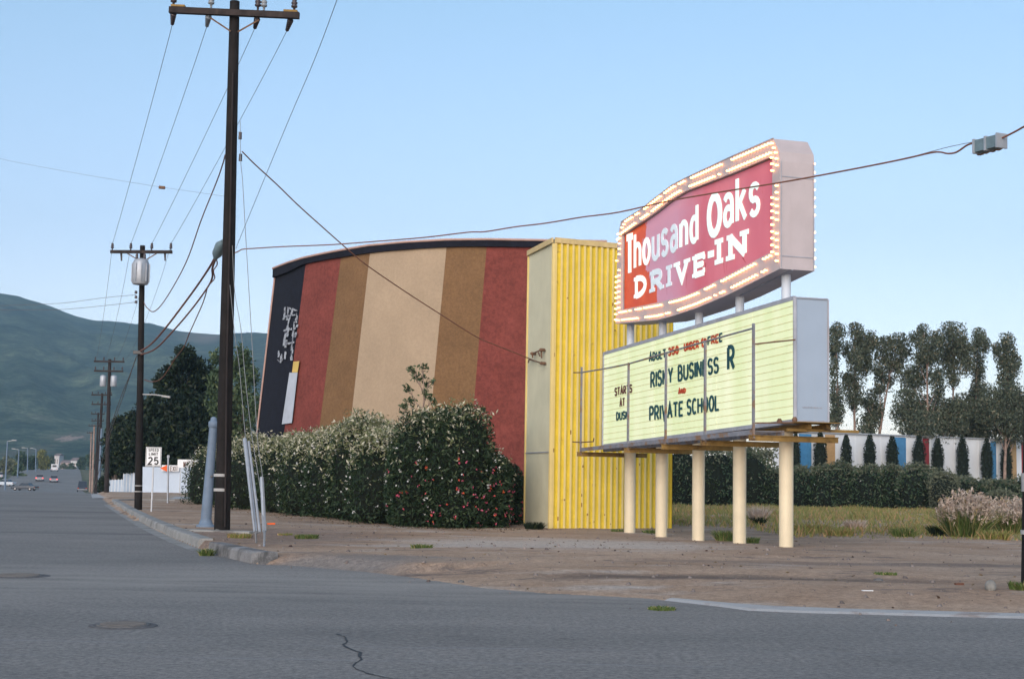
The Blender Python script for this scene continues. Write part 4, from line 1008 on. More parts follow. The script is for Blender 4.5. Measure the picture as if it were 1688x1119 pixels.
# nearest pole
b1 = gnd(366, 877, .14); Y1 = b1[1]
def t1(px, py, dy=0): return at(px, py, Y1 + dy)
top1 = t1(387, 3); p1 = pole_thing(b1 - V(0, 0, .2), top1, .20, .125, 'tall dark wooden pole nearest the camera, standing on the corner behind the kerb')
arm_d = t1(493, 27, -.25) - t1(279, 18, -.25)
mb = MB(); mb.bar(t1(279, 17, -.24), t1(493, 26.5, -.24), .13, .155); mb.build('crossarm', M['crosswood'], p1)
mb = MB(); mb.bar(t1(279.5, 17, .24), t1(493.5, 26.5, .24), .13, .155); mb.build('crossarm', M['crosswood'], p1)
for a, b in (((347, 30), (380, 52)), ((427, 33), (392, 53))):
    for dy in (-.18, .18):
        mb = MB(); mb.bar(t1(*a, dy), t1(*b, dy), .012, .04); mb.build('brace', M['rust'], p1)
arm_ins = []
for x, y, m_ in ((286, 10, 'ins'), (348, 13, 'insg'), (425, 17, 'ins'), (435, 17.5, 'insg'), (485, 19, 'ins')):
    insulator('insulator', t1(x, y, 0), 1, 1.1, M[m_], p1)
for (xa, ya), (xb, yb), m_ in (((286, 22), (284, 41), 'ins'), ((344, 27), (341, 44), 'insg'), ((424, 31), (420, 47), 'ins'), ((479, 33), (473, 51), 'ins')):
    a = t1(xa, ya, .24); b = t1(xb, yb, .75); mb = MB(); L = np.linalg.norm(b - a); d = (b - a) / L
    for k in range(5): mb.lathe(a + d * (L * (k + .3) / 5), [(.03, 0), (.085 - .008 * k, .015), (.08 - .008 * k, .05), (.03, .06)], 10, 0, d)
    mb.tube([a, b], .018, 6); mb.build('strain_insulator', M[m_], p1); arm_ins.append(b)
mb = MB(); mb.box(t1(295, 12.5, -.1), .35, .3, .05, arm_d); mb.build('arm_plate', M['bracket'], p1)
mb = MB(); mb.box(t1(480, 21, -.1), .35, .3, .05, arm_d); mb.build('arm_plate', M['bracket'], p1)
for y in (783, 807): 
    c = at(367, y, Y1); mb = MB()
    vs = []; r = .205; k0 = 16
    for i in range(k0 + 1):
        a = math.radians(205 + 118 * i / k0); vs += [(c[0] + r * math.cos(a) - .02, c[1] + r * math.sin(a), c[2] - .035), (c[0] + r * math.cos(a) - .02, c[1] + r * math.sin(a), c[2] + .035)]
    mb.add(vs, [(2 * i, 2 * i + 2, 2 * i + 3, 2 * i + 1) for i in range(k0)]); mb.build('reflective_band', M['palec'], p1)
mb = MB(); mb.tube([t1(371, 868, -.21), t1(374, 600, -.2), t1(380, 340, -.17), t1(384, 120, -.15)], .025, 6); mb.build('ground_wire_moulding', M['farwood'], p1)
mb = MB(); mb.tube([t1(368, 399, .1), t1(363, 405, .25), t1(358, 418, .5), t1(355, 426, .7)], [.07, .13, .13, .05], 10); mb.build('splice_case', M['boxgrey'], p1)
mb = MB(); mb.lathe(b1 + V(-.08, -.18, -.02), [(.14, 0), (.10, .07), (.03, .1)], 7); mb.lathe(b1 + V(.16, -.2, -.03), [(.10, 0), (.08, .07), (.03, .09)], 7); tag(mb.build('base_stones', M['rock'], p1))
for (x, y) in ((396, 224), (396.5, 260)):
    mb = MB(); c = t1(x, y, -.1); mb.tube([c + V(0, 0, .09), c - V(0, 0, .09)], [.04, .045], 8); mb.build('guy_insulator', M['ins'], p1)

# second pole with its transformer
b2 = gnd(228, 840, .14); Y2 = b2[1]
def t2(px, py, dy=0): return at(px, py, Y2 + dy)
p2 = pole_thing(b2 - V(0, 0, .2), t2(235, 405), .155, .10, 'dark wooden pole with one grey transformer can, behind the kerb beside the speed sign')
mb = MB(); mb.bar(t2(182, 415, -.16), t2(284, 415.5, -.16), .10, .12); mb.build('crossarm', M['crosswood'], p2)
for a, b in (((210, 418), (231, 430)), ((258, 418), (238, 430))):
    mb = MB(); mb.bar(t2(*a, -.14), t2(*b, -.12), .012, .04); mb.build('brace', M['rust'], p2)
ins2 = []
for x in (185, 215.5, 250, 281.5):
    p = t2(x, 412.5, -.16); insulator('insulator', p, 1, .85, M['ins'], p2); ins2.append(p + V(0, 0, .27))
for x, y in ((200, 418), (272, 418)):
    mb = MB(); mb.tube([t2(x, y), t2(x + .3, y + 12)], [.045, .03], 8); mb.build('cutout', M['ins'], p2)
mb = MB(); c = t2(231, 469, -.38); mb.lathe(c, [(.27, 0), (.31, .04), (.31, .86), (.28, .90), (.26, .96), (.10, 1.02)], 20)
for k in range(10):
    a = 2 * math.pi * k / 10; mb.box(c + V(.33 * math.cos(a), .33 * math.sin(a), .45), .06, .02, .7, (math.cos(a), math.sin(a), 0))
tf = mb.build('transformer', M['galv'], p2)
for dx in (-.16, .14):
    q = c + V(dx, -.05, .97); mb = MB(); mb.lathe(q, [(.04, 0), (.065, .06), (.045, .1), (.06, .15), (.02, .26)], 8); mb.build('bushing', M['ins'], tf)
mb = MB()
for y in (484, 492, 500): mb.lathe(t2(224, y, -.1), [(.05, 0), (.06, .05), (.04, .11)], 8)
mb.build('service_rack', M['ins'], p2)
mb = MB(); mb.box(t2(228, 581, -.16), .35, .25, .12); mb.build('cable_clamp', M['iron'], p2)
for y in (801, 810.5):
    mb = MB(); mb.lathe(at(228, y, Y2), [(.160, 0), (.160, .035)], 14); mb.build('reflective_band', M['palec'], p2)
mb = MB(); pxtube(mb, [(236, 650), (255, 650.5), (271, 652.5)], [Y2 - .1, Y2 - .6, Y2 - 1], .028); mb.box(at(274, 653.5, Y2 - 1.05), .32, .16, .07, (1, 0, -.12)); mb.build('lamp_arm', M['palec'], p2)

# poles further down the street
def far_pole(xb, yt, Y, xt, trans=False, arms=((0, 50),), label='', mat='farwood', r=.15):
    b = at(xb, 800, Y); b[2] = gz(Y) - .2; top = at(xt, yt, Y); t = pole_thing(b, top, r * 1.15, r * .75, label, mat)
    for dz, wpx in arms:
        K = FPX / Y; hw = wpx / 2 / K; c = top + V(0, -.14, -.18 - dz); mb = MB(); mb.bar(c - V(hw, 0, 0), c + V(hw, 0, 0), .1, .12); mb.build('crossarm', M['crosswood'], t)
        for k in (-.92, -.35, .35, .92): insulator('insulator', c + V(hw * k, 0, .05), 1, .8, M['ins'], t)
    if trans:
        for s in (-1, 1):
            mb = MB(); mb.lathe(top + V(.38 * s, -.1, -1.95), [(.2, 0), (.23, .04), (.23, .7), (.2, .76), (.06, .82)], 14); mb.build('transformer', M['galv'], t)
    return t, top
p3, top3 = far_pole(176, 592, 101, 181, True, ((0, 50), (.68, 48)), 'far pole with a pair of grey transformer cans and two crossarms')
p4, top4 = far_pole(161, 648, 143, 168.5, False, ((0, 34), (.95, 32)), 'slim far pole with two crossarms just left of the twin-transformer pole')
far_pole(157.5, 680, 186, 162, False, ((0, 22), (.9, 20)), 'distant pole third behind the twin-transformer pole, two short crossarms', 'farwood')
far_pole(152.5, 700, 228, 155.5, False, ((0, 18),), 'distant pale brown pole second from the far end of the row', 'bark', .17)
far_pole(148.5, 712, 275, 150.5, False, ((0, 14),), 'most distant pole of the row beside the parked dark car', 'bark', .17)
for xx, yy, Yp, lab in ((167.5, 706, 132, 'pale bare street pole right behind the slim crossarm pole'),):
    b = at(163, 800, Yp); b[2] = gz(Yp); t = thing('street_pole', b, lab, 'pole'); mb = MB(); mb.tube([b, at(xx, yy, Yp)], [.14, .09], 10); mb.build('shaft', M['greypole'], t)

# pole at the right edge of the view
bR = gnd(1703, 976, .1); YR = bR[1]
pR = pole_thing(bR - V(0, 0, .2), at(1713, -60, YR), .17, .12, 'dark wooden pole cut off by the right edge of the view')
mb = MB(); c = at(1704, 877, YR); mb.lathe(c, [(.178, -.03), (.178, .03)], 16); mb.build('reflective_band', M['palec'], pR)
mb = MB(); c = at(1705, 795, YR); mb.lathe(c, [(.175, -.13), (.175, .13)], 16); mb.build('notice_band', M['palec'], pR)

# ------------------------------------------------------------------ wires and cables
def wire(name, label, pts, Ys, r, mat='wire', cat='wire', group=None, sag=0.0, sub=6):
    P_ = [at(x, y, Y) for (x, y), Y in zip(pts, Ys)] if Ys is not None else pts
    out = []
    for i in range(len(P_) - 1):    # Catmull-Rom through the points
        p0 = P_[max(i - 1, 0)]; p1_ = P_[i]; p2_ = P_[i + 1]; p3_ = P_[min(i + 2, len(P_) - 1)]
        for k in range(sub):
            t = k / sub; out.append(.5 * ((2 * p1_) + (p2_ - p0) * t + (2 * p0 - 5 * p1_ + 4 * p2_ - p3_) * t * t + (3 * p1_ - p0 - 3 * p2_ + p3_) * t ** 3))
    out.append(P_[-1])
    if sag:
        n = len(out) - 1; out = [p - V(0, 0, sag * 4 * (i / n) * (1 - i / n)) for i, p in enumerate(out)]
    mb = MB(); mb.tube(out, r, 6)
    o = mb.build(name, M[mat], None, P_[0]); tag(o, label, cat, group); return o
nm = ['first (leftmost)', 'second', 'third', 'fourth (rightmost)']
for k in range(4):
    wire('power_line', f'{nm[k]} of four thin wires sloping from the near crossarm to the transformer pole', [arm_ins[k], ins2[k]], None, .0075, group='power lines between the first two poles', sag=.12, sub=20)
for k in range(4):
    e = top3 + V((-.92, -.35, .35, .92)[k] * 50 / 2 / FPX * 101, -.1, .0)
    wire('power_line', f'{nm[k]} of the faint wires from the transformer pole to the twin-transformer pole', [ins2[k], e], None, .007, group='power lines between the second and third poles', sag=.9, sub=20)
wire('power_line', 'single thin wire dropping from the top of the sky to the near pole', [(560, -12), (520, 95), (471, 210), (400, 382), (389, 410)], [22, 25, 28, 32.5, Y1 - .1], .006)
L = lambda a, b, n: list(np.linspace(a, b, n))
wire('telephone_cable', 'twisted cable hanging in a deep loop from mid pole to the transformer pole', [(371, 256), (368, 268), (357, 300), (332, 362), (307, 432), (275, 490), (255, 513), (243, 508), (237, 498)], L(Y1 + .15, Y2, 9), .018, 'cable', 'cable')
wire('telephone_cable', 'upper of two thick brown cables sagging from the splice case', [(357, 420), (342, 446), (315, 485), (271, 543), (248, 568), (231, 579)], L(Y1 + .7, Y2, 6), .034, 'cable', 'cable')
wire('telephone_cable', 'lower of two thick brown cables sagging from the splice case', [(355, 428), (350, 443), (350, 457), (342, 474), (315, 511), (284, 547), (256, 575), (231, 585)], L(Y1 + .7, Y2, 8), .030, 'cable', 'cable')
wire('telephone_cable', 'thin branch cable dropping behind the dark trees', [(342, 474), (335, 498), (321, 530), (312, 550), (303, 572), (288, 592), (268, 622), (252, 629), (238, 626)], L(Y1 + 5, Y2, 9), .017, 'cable', 'cable')
wire('telephone_cable', 'slack loop of cable hanging under the grey splice case', [(356, 424), (358, 436), (352, 446), (354, 458), (348, 466)], L(Y1 + .6, Y1 + 3, 5), .016, 'cable', 'cable')
wire('service_line', 'upper wire running left from the transformer pole over the mountain', [(224, 486), (170, 491), (110, 499), (77, 501), (0, 504), (-40, 505)], L(Y2, 70, 6), .009, 'wire')
wire('service_line', 'lower wire running left from the transformer pole', [(224, 498), (170, 504), (105, 510), (60, 511), (2, 510.5), (-40, 509)], L(Y2, 70, 6), .009, 'wire')
wl_ = wire('span_wire', 'very faint wire across the sky at the upper left carrying a small block', [(-30, 252), (10, 264), (133, 287), (268, 309), (320, 316.5), (372, 324)], L(40, Y1, 6), .0035, 'wire')
mb = MB(); c = at(267, 309, 35); mb.tube([c - V(.075, 0, 0), c + V(.075, 0, -.01)], .04, 8); tag(mb.build('wire_weight', M['rust'], None, c), 'small dark block on the faint wire at upper left', 'cable fitting')
cab_px = [(384, 418), (392, 415), (400, 411), (420, 409.5), (470, 406.5), (545, 403.5), (620, 398), (700, 391.5), (772, 383), (800, 382), (850, 374), (900, 368), (960, 358), (1020, 350), (1100, 332), (1180, 318), (1290, 300.5), (1380, 284), (1460, 268.5), (1500, 260), (1535, 252), (1550, 251), (1562.5, 253.5), (1577, 251), (1593.5, 240), (1604, 236.5), (1612, 236)]
fY = lambda x: lerp(Y1, YR, (x - 384) / (1690 - 384))
wire('overhead_cable', 'long brown cable stretched across the whole sky in front of the sign', cab_px, [fY(x) for x, y in cab_px], .0145, 'cable', 'cable', sub=4)
cp2 = [(1650, 228.5), (1660, 224), (1672, 218), (1690, 208), (1708, 199)]
wire('overhead_cable', 'short brown cable end between the grey splice box and the right-hand pole', cp2, [fY(x) for x, y in cp2], .0145, 'cable', 'cable')
cp3 = [(1440, 272), (1497, 260), (1562, 243), (1606, 234)]
wire('support_wire', 'hair-thin support wire above the cable by the splice box', cp3, [fY(x) for x, y in cp3], .005, 'wire')
bx = thing('splice_box', at(1632, 238, fY(1632)), 'grey ribbed splice box hanging on the cable at upper right', 'splice box')
a = at(1611, 243, fY(1611)); b = at(1652, 232, fY(1652)); mb = MB(); mb.bar(a, b, .17, .18); mb.build('case', M['boxgrey'], bx)
mb = MB()
for f in (.03, .5, .97): p = a * (1 - f) + b * f; mb.box(p, .035, .20, .22, b - a)
mb.build('rib', M['galv'], bx)
mb = MB(); pp = [a * (1 - f) + b * f + V(0, 0, -.115 - .015 * (i % 2)) for i, f in enumerate(np.linspace(0, 1, 9))]; mb.tube(pp, .012, 6); mb.build('lashing', M['rust'], bx)
dp = [(399, 250), (404, 255), (420, 271), (455, 303), (490, 337), (530, 373), (581, 418), (607, 439), (664, 478), (726, 518), (785, 555), (815, 568), (845, 580), (880, 594)]
wire('drop_cable', 'brown cable dropping diagonally from the near pole to the tower wall', dp, [lerp(Y1 - .1, 44.6, ((x - 399) / 481) ** 1.0) for x, y in dp], .016, 'cable', 'cable', sub=4)
mb = MB()
for f in (.3, .6): pass
# guys and their guards at the corner
a1 = gnd(423, 893, .17); a2 = gnd(435.5, 899, .17)
for pts, Ys, lab in (([(396, 200), (396.5, 260), (400, 300), (404, 372), (415, 558), (424, 717), (433, 790), (436, 896)], [Y1 - .1, Y1 - .3, 33.2, 32.6, 31.2, 30.2, 29.6, a2[1]], 'right-hand guy wire from high on the near pole down to its anchor'),
                     ([(383, 405), (387, 481), (397, 541), (404, 620), (415, 717), (430, 813), (435, 896)], [Y1 - .15, 34.2, 33.4, 32.4, 31.0, 29.8, a2[1]], 'middle guy wire starting beside the splice case'),
                     ([(379, 470), (388, 560), (394, 600), (400, 668), (405, 724), (421, 880), (423, 892)], [Y1 - .2, 33.8, 33, 32, 31.2, 29.2, a1[1]], 'left-hand guy wire running into the white guard')):
    wire('guy_wire', lab, pts, Ys, .0075, 'guywire', 'guy wire')
for (xa, ya, Ya), (xb, yb, Yb), rr, lab, anc in (((403.5, 724, 31.2), (421.5, 877, 29.3), .045, 'longer pale tube guard leaning along the left guy wire', a1), ((431.5, 787, 29.7), (436, 876, 29.0), .042, 'shorter pale tube guard standing over the right anchor', a2)):
    t = thing('guy_guard', anc, lab, 'guy guard'); mb = MB(); a = at(xa, ya, Ya); b = at(xb, yb, Yb); mb.tube([a, b], rr, 10); mb.build('guard_tube', M['galv'], t)
    if rr > .043: mb = MB(); mb.tube([a + V(.085, 0, -.05), b + V(.085, 0, 0)], .03, 8); mb.build('guard_tube', M['galv'], t)
    mb = MB(); mb.tube([b, anc - V(0, 0, .1)], .022, 8); mb.build('anchor_rod', M['galv'], t)
for px, py, w_, lab in ((2, 0, 0, 0),): pass
for (xa, ya, Ya), (xb, yb, Yb), lab in (((226, 586, Y2), (199, 655, 66), 'left-leaning guy wire behind the transformer pole'), ((224, 590, Y2), (184, 708, 76), 'lower left-leaning guy wire behind the transformer pole')):
    wire('guy_wire', lab, [(xa, ya), ((xa + xb) / 2, (ya + yb) / 2 + 1), (xb, yb), (xb - (xa - xb) * .8, yb + (yb - ya) * .9)], [Ya, (Ya + Yb) / 2, Yb, Yb + 10], .016, 'wire', 'guy wire')

# ------------------------------------------------------------------ grey steel pole stub, signs, white wall
bs = gnd(339, 867, .17); Ys_ = bs[1]
t = thing('steel_pole', bs, 'short blue-grey tapered steel pole left of the near wooden pole', 'steel pole')
mb = MB(); mb.tube([V(bs[0], bs[1], bs[2] + .1), at(351.5, 704, Ys_)], [.145, .105], 20); mb.build('shaft', M['greypole'], t)
tp = at(351.7, 704, Ys_); mb = MB(); mb.lathe(tp - V(0, 0, .02), [(.105, 0), (.135, .02), (.135, .17), (.085, .19), (.08, .27), (.03, .30)], 16); mb.build('cap', M['greypole'], t)
mb = MB(); mb.lathe(bs - V(0, 0, .03), [(.25, 0), (.25, .06), (.19, .08), (.165, .16), (.14, .22)], 20); mb.build('base_flange', M['greypole'], t)
mb = MB(); c = at(349, 785, Ys_ - .13); mb.lathe(c, [(.035, 0), (.035, .03), (.02, .04)], 10, 0, (.2, -.98, 0)); mb.build('bolt', M['iron'], t)

def flatword(text, P00, dx, up, n, L, H, mat, parent, st=.09, gap=.16, thick=.008, name='letter'):
    tot = 0; pos = []
    for ch in text:
        if ch == ' ': tot += .4; pos.append(None); continue
        pos.append(tot + st); tot += G[ch][0] + 2 * st + gap
    tot -= gap; asp = L / tot / H
    for i, ch in enumerate(text):
        if ch == ' ': continue
        mb = MB()
        for k, s_ in enumerate(G[ch][1]):
            Lp, Rp = ribbon([((pos[i] + x) * asp, st * asp * .5 + y * (1 - st * asp)) for x, y in s_], st * asp); m = len(Lp); vs = []
            for o_ in (thick + .001 * k, .0):
                vs += [P00 + dx * p[0] * H + up * p[1] * H + n * o_ for p in Lp + Rp]
            mb.add(vs, [(j, j + 1, m + j + 1, m + j) for j in range(m - 1)] + [(j, 2 * m + j, 2 * m + j + 1, j + 1) for j in range(m - 1)] + [(m + j, m + j + 1, 3 * m + j + 1, 3 * m + j) for j in range(m - 1)])
        mb.build(name, mat, parent)
XA, UP, NF = V(1, 0, 0), V(0, 0, 1), V(0, -1, 0)
bg_ = gnd(249.5, 843, .15); Yg_ = bg_[1]
t = thing('speed_limit_sign', bg_, 'white SPEED LIMIT 25 sign on a thin metal post', 'road sign')
mb = MB(); c = at(253.5, 752.5, Yg_); mb.bar(bg_ - V(0, 0, .1), V(c[0], Yg_, c[2] + .35), .05, .05); mb.build('post', M['galv'], t)
mb = MB(); mb.box(c + V(0, -.04, 0), .57, .012, .70); mb.build('plate', M['white'], t)
mb = MB(); ww, hh = .52, .65
for sx_, sz_, bw, bh in ((0, hh / 2, ww, .014), (0, -hh / 2, ww, .014), (-ww / 2, 0, .014, hh - .014), (ww / 2, 0, .014, hh - .014)): mb.box(c + V(sx_, -.049, sz_), bw, .004, bh)
mb.build('border', M['black'], t)
o = c + V(0, -.047, 0)
flatword('SPEED', o + V(-.19, 0, .19), XA, UP, NF, .38, .105, M['black'], t, .10)
flatword('LIMIT', o + V(-.17, 0, .045), XA, UP, NF, .34, .10, M['black'], t, .10)
flatword('25', o + V(-.20, 0, -.29), XA, UP, NF, .40, .27, M['black'], t, .10)
bq = gnd(276.5, 829, .15); t = thing('signpost', bq, 'bare thin metal post right of the speed limit sign', 'post'); mb = MB(); mb.tube([bq - V(0, 0, .1), at(277.5, 750, bq[1])], .045, 8); mb.build('post', M['galv'], t)
mb = MB(); mb.box(at(277.5, 752, bq[1]), .11, .05, .12); mb.build('cap', M['galv'], t)

# white wall behind, with its painted EXIT and a raised sign
def wallseg(xa, ya, Ya, xb, yb, Yb, name, label, mat, base=.05, posts=0, group=None):
    A_ = at(xa, ya, Ya); B2 = at(xb, yb, Yb); t = thing(name, (*((A_ + B2) / 2)[:2], base), label, 'wall', group)
    a = V(A_[0], A_[1], base - .3); b = V(B2[0], B2[1], base - .3); d = b - a; d /= np.linalg.norm(d); n = V(d[1], -d[0], 0)
    mb = MB(); mb.hexa([a, b, b - n * .2, a - n * .2, A_, B2, B2 - n * .2, A_ - n * .2]); mb.build('wall_panel', mat, t)
    if posts:
        for k in range(posts + 1):
            f = k / posts; p = a * (1 - f) + b * f; q = A_ * (1 - f) + B2 * f; mb = MB(); mb.hexa([p - d * .05 + n * .03, p + d * .05 + n * .03, p + d * .05, p - d * .05, q - d * .05 + n * .03 + V(0, 0, .06), q + d * .05 + n * .03 + V(0, 0, .06), q + d * .05 + V(0, 0, .06), q - d * .05 + V(0, 0, .06)]); mb.build('post', M['white'], t)
    return t, A_, B2, d, n
wwht = pm('whitewashed_wall', (.46, .54, .64), .05, .8, .85, streak=.25, scol=(.5, .52, .56))
t, A_, B2, d, n = wallseg(232, 769, 108, 345, 771, 106, 'white_wall', 'plain white wall behind the signs with red arrow and EXIT painted on it', wwht)
K = 108 / FPX
c = at(281, 771.5, 106.9) + n * .0; mb = MB(); mb.box(c, 1.5, .05, .46, d); mb.build('sign_strip', M['white'], t)
mb = MB(); pp = at(270, 771.5, 106.8); mb.add([pp + d * -.32, pp + d * .28 + V(0, 0, -.25), pp + d * .28 + V(0, 0, .25)], [(0, 1, 2)]); mb.build('arrow', M['orange'], t)
flatword('EXIT', at(280.5, 776.0, 106.8), d, UP, n, .66, .36, M['brown_letter'], t, .07)
t, A_, B2, d, n = wallseg(180, 791, 128, 206, 790, 124, 'white_fence', 'low far section of white board fence beside the dark bush', wwht, -.4, 5, 'white fences beyond the crossing')
t, A_, B2, d, n = wallseg(204, 781, 122, 226, 779, 119, 'white_fence', 'taller white board fence section left of the transformer pole', wwht, -.1, 4, 'white fences beyond the crossing')
cS = at(311, 764, 105); t = thing('hanging_sign', V(cS[0], cS[1], 0), 'small white board lettered NT AN above the white wall', 'sign')
mb = MB(); mb.box(cS, 1.62, .06, .60); mb.build('board', M['white'], t)
flatword('NT', at(302, 770, 104.9), XA, UP, NF, .36, .42, M['brown_letter'], t, .13)
flatword('AN', at(316, 770, 104.9), XA, UP, NF, .50, .42, M['brown_letter'], t, .13)
for dx in (-.6, .6): mb = MB(); mb.bar(cS + V(dx, .05, -2.4), cS + V(dx, .05, .25), .06, .06); mb.build('post', M['galv'], t)

# ------------------------------------------------------------------ oleander hedge in front of the screen
hd = [ # px, top y, Y, half width m, depth m, leaves, tips, white, pink, label
 (343, 748, 70.5, .70, 1.4, 2600, 300, 20, 0, 'dark rounded oleander at the far left end of the hedge'),
 (362, 728, 66, 1.2, 1.3, 2600, 400, 20, 0, 'oleander bush directly behind the near wooden pole'),
 (400, 722, 61, 1.2, 1.3, 2800, 600, 30, 0, 'oleander bush behind the leaning white guy guard'),
 (440, 716, 57, 1.25, 1.3, 3200, 800, 50, 0, 'oleander bush with pale tips just right of the guy guards'),
 (487, 710, 53, 1.2, 1.3, 3600, 1000, 60, 0, 'oleander bush under the white board of the screen'),
 (532, 703, 50, 1.1, 1.3, 3600, 1000, 60, 0, 'oleander bush under the left brown stripe'),
 (572, 694, 47.5, 1.05, 1.3, 3600, 1000, 60, 0, 'creamy-tipped oleander bush where the brown stripe meets the tan one'),
 (606, 684, 46, .95, 1.2, 3600, 1200, 60, 0, 'tallest creamy-tipped oleander bush below the tan stripe'),
 (648, 698, 44, 1.0, 1.2, 3800, 900, 50, 0, 'oleander bush between the creamy peak and the big dark bush'),
 (704, 686, 41.5, 1.05, 1.3, 6000, 600, 60, 20, 'big dark oleander bush with white flowers below the sapling'),
 (754, 670, 41.0, .86, 1.3, 5200, 600, 26, 60, 'big oleander bush with pink and red flowers low on its front'),
 (806, 734, 41.8, .60, 1.2, 4200, 400, 16, 70, 'lower oleander bush dotted with red flowers near the tower'),
 (840, 764, 45.0, .42, .8, 1800, 80, 0, 25, 'small dark oleander squeezed against the tower')]
for px, yt, Y, hw, dp_, nl_, nt_, wh, pk, lab in hd:
    c = at(px, yt, Y); z0 = lz(c[0], Y) - .02; H = (c[2] - z0) / 1.0
    cy = V(c[0], Y + dp_ * .9, 0)
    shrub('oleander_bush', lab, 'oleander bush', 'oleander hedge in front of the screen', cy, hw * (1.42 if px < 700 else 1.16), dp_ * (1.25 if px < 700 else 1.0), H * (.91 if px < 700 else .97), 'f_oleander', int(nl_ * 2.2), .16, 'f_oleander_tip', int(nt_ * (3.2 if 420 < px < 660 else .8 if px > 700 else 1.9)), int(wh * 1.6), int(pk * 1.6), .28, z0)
# sapling in front of the screen
tree('sapling', 'slender young tree poking up above the hedge in front of the tan stripe', 'young tree', None, 47, 690,
     [(680, 610, 12, 8), (696, 606, 9, 8), (690, 624, 12, 8), (706, 630, 10, 12), (674, 640, 9, 7), (700, 648, 11, 8), (676, 663, 12, 9), (710, 660, 9, 9), (664, 674, 10, 9), (690, 682, 18, 10)], 'f_mid', .13, .42, 'bark', .05, .8, aspect=.5, base_z=.1)
# pale block beside the tower and weeds at its foot
c = at(853, 852, 45.8); t = thing('concrete_block', V(c[0], c[1], .08), 'pale upright concrete block between the hedge and the tower', 'concrete block')
mb = MB(); z = .05; mb.hexa([c + V(-.16, 0, z - c[2]), c + V(.15, 0, z - c[2]), c + V(.15, .3, z - c[2]), c + V(-.16, .3, z - c[2]), c + V(-.13, 0, .23), c + V(.13, .02, .25), c + V(.13, .28, .25), c + V(-.12, .28, .23)]); mb.build('block', M['palec'], t)

# ------------------------------------------------------------------ right: wall of coloured bays, cypresses, hedge, eucalyptus
WA = at(1278, 713, 115); WB = at(1760, 731, 130); ZW = 5.8
WA[2] = ZW; WB[2] = ZW; wd_ = (WB - WA); wd_[2] = 0; WLn = np.linalg.norm(wd_); wd_ /= WLn; wn = V(wd_[1], -wd_[0], 0)
if wn[1] > 0: wn = -wn
t = thing('perimeter_wall', (*((WA + WB) / 2)[:2], 0), 'long tall white wall with blue, tan and red bays at the right', 'wall')
whw = pm('weathered_white_sheet', (.60, .64, .68), .06, .5, .8, streak=.2, scol=(.48, .50, .53))
mb = MB(); mb.hexa([V(WA[0], WA[1], -.2), V(WB[0], WB[1], -.2), V(*(WB - wn * .3)[:2], -.2), V(*(WA - wn * .3)[:2], -.2), WA, WB, WB - wn * .3, WA - wn * .3]); mb.build('white_wall', whw, t)
mb = MB(); mb.bar(WA + wn * .02 + V(0, 0, .04), WB + wn * .02 + V(0, 0, .04), .36, .10); mb.build('coping', M['galv'], t)
def wpt(px, py=760): return onplane(px, py, WA, wd_[:2])
for xa, xb, col, lab in ((1317, 1337, (.06, .22, .42), 'blue bay beside the rightmost post'), (1360, 1376, (.42, .27, .13), 'left tan bay'), (1474, 1493, (.06, .20, .38), 'blue bay under the gap in the trees'), (1521, 1531, (.26, .04, .05), 'dark red bay'), (1633, 1641.5, (.06, .20, .38), 'narrow blue bay'), (1665, 1675, (.40, .27, .14), 'right tan bay'), (1684, 1696, (.26, .04, .05), 'red bay at the right edge')):
    a = wpt(xa); b = wpt(xb); mb = MB(); mb.bar(V(a[0], a[1], (ZW - .12) / 2) + wn * .03, V(b[0], b[1], (ZW - .12) / 2) + wn * .03, .05, ZW - .14); o = mb.build('painted_bay', pm('bay_paint', col, .1, 2, .85, grain=.15, gscale=6), t); o['label'] = lab
mb = MB()
for k in range(24):
    f = k / 24; p = WA * (1 - f) + WB * f; mb.bar(V(p[0], p[1], 0) + wn * .01, V(p[0], p[1], ZW - .02) + wn * .01, .05, .03)
mb.build('batten', whw, t)
cyp_lab = ['just right of the rightmost post', 'between the blue and left tan bays', 'right of the left tan bay', 'second right of the left tan bay', 'left of the middle blue bay', 'left of the dark red bay', 'right of the dark red bay', 'midway between the dark red and narrow blue bays', 'left of the narrow blue bay', 'left of the right tan bay']
for k, (px, hw_) in enumerate(((1312, 5), (1352, 7.5), (1395, 6), (1434, 7), (1471, 7), (1515, 7.5), (1546, 7), (1587, 7), (1627, 6.5), (1659, 6.5))):
    c = onplane(px, 760, WA + wn * .9, wd_[:2]); r = hw_ * 1.35 * c[1] / FPX; H = ZW + .1 - rnd.uniform(0, .3); t = thing('cypress', V(c[0], c[1], 0), f'dark columnar cypress against the white wall, {cyp_lab[k]}', 'cypress', 'cypresses along the coloured wall')
    n = 1500; z = rng.random(n) * H; f = z / H; rad = r * np.minimum(1.0, np.minimum(.9 + f * .6, (1 - f) * 4.0 + .22)) * rng.uniform(.8, 1.12, n); a = rng.uniform(0, 2 * math.pi, n)
    C = np.stack([c[0] + rad * np.cos(a), c[1] + rad * np.sin(a), z + .05], 1); v, q = leafquads(C, .2, .45, 0); npmesh('foliage', v, q, M['f_cyp'], t)
    mb = MB(); mb.lathe(V(c[0], c[1], 0), [(r * .55, .05), (r * .86, H * .2), (r * .9, H * .7), (r * .6, H * .88), (r * .1, H * .98)], 10); mb.build('trunk', M['core_dark'], t)  # full-width inner core in the painted shade colour, wider than a real stem
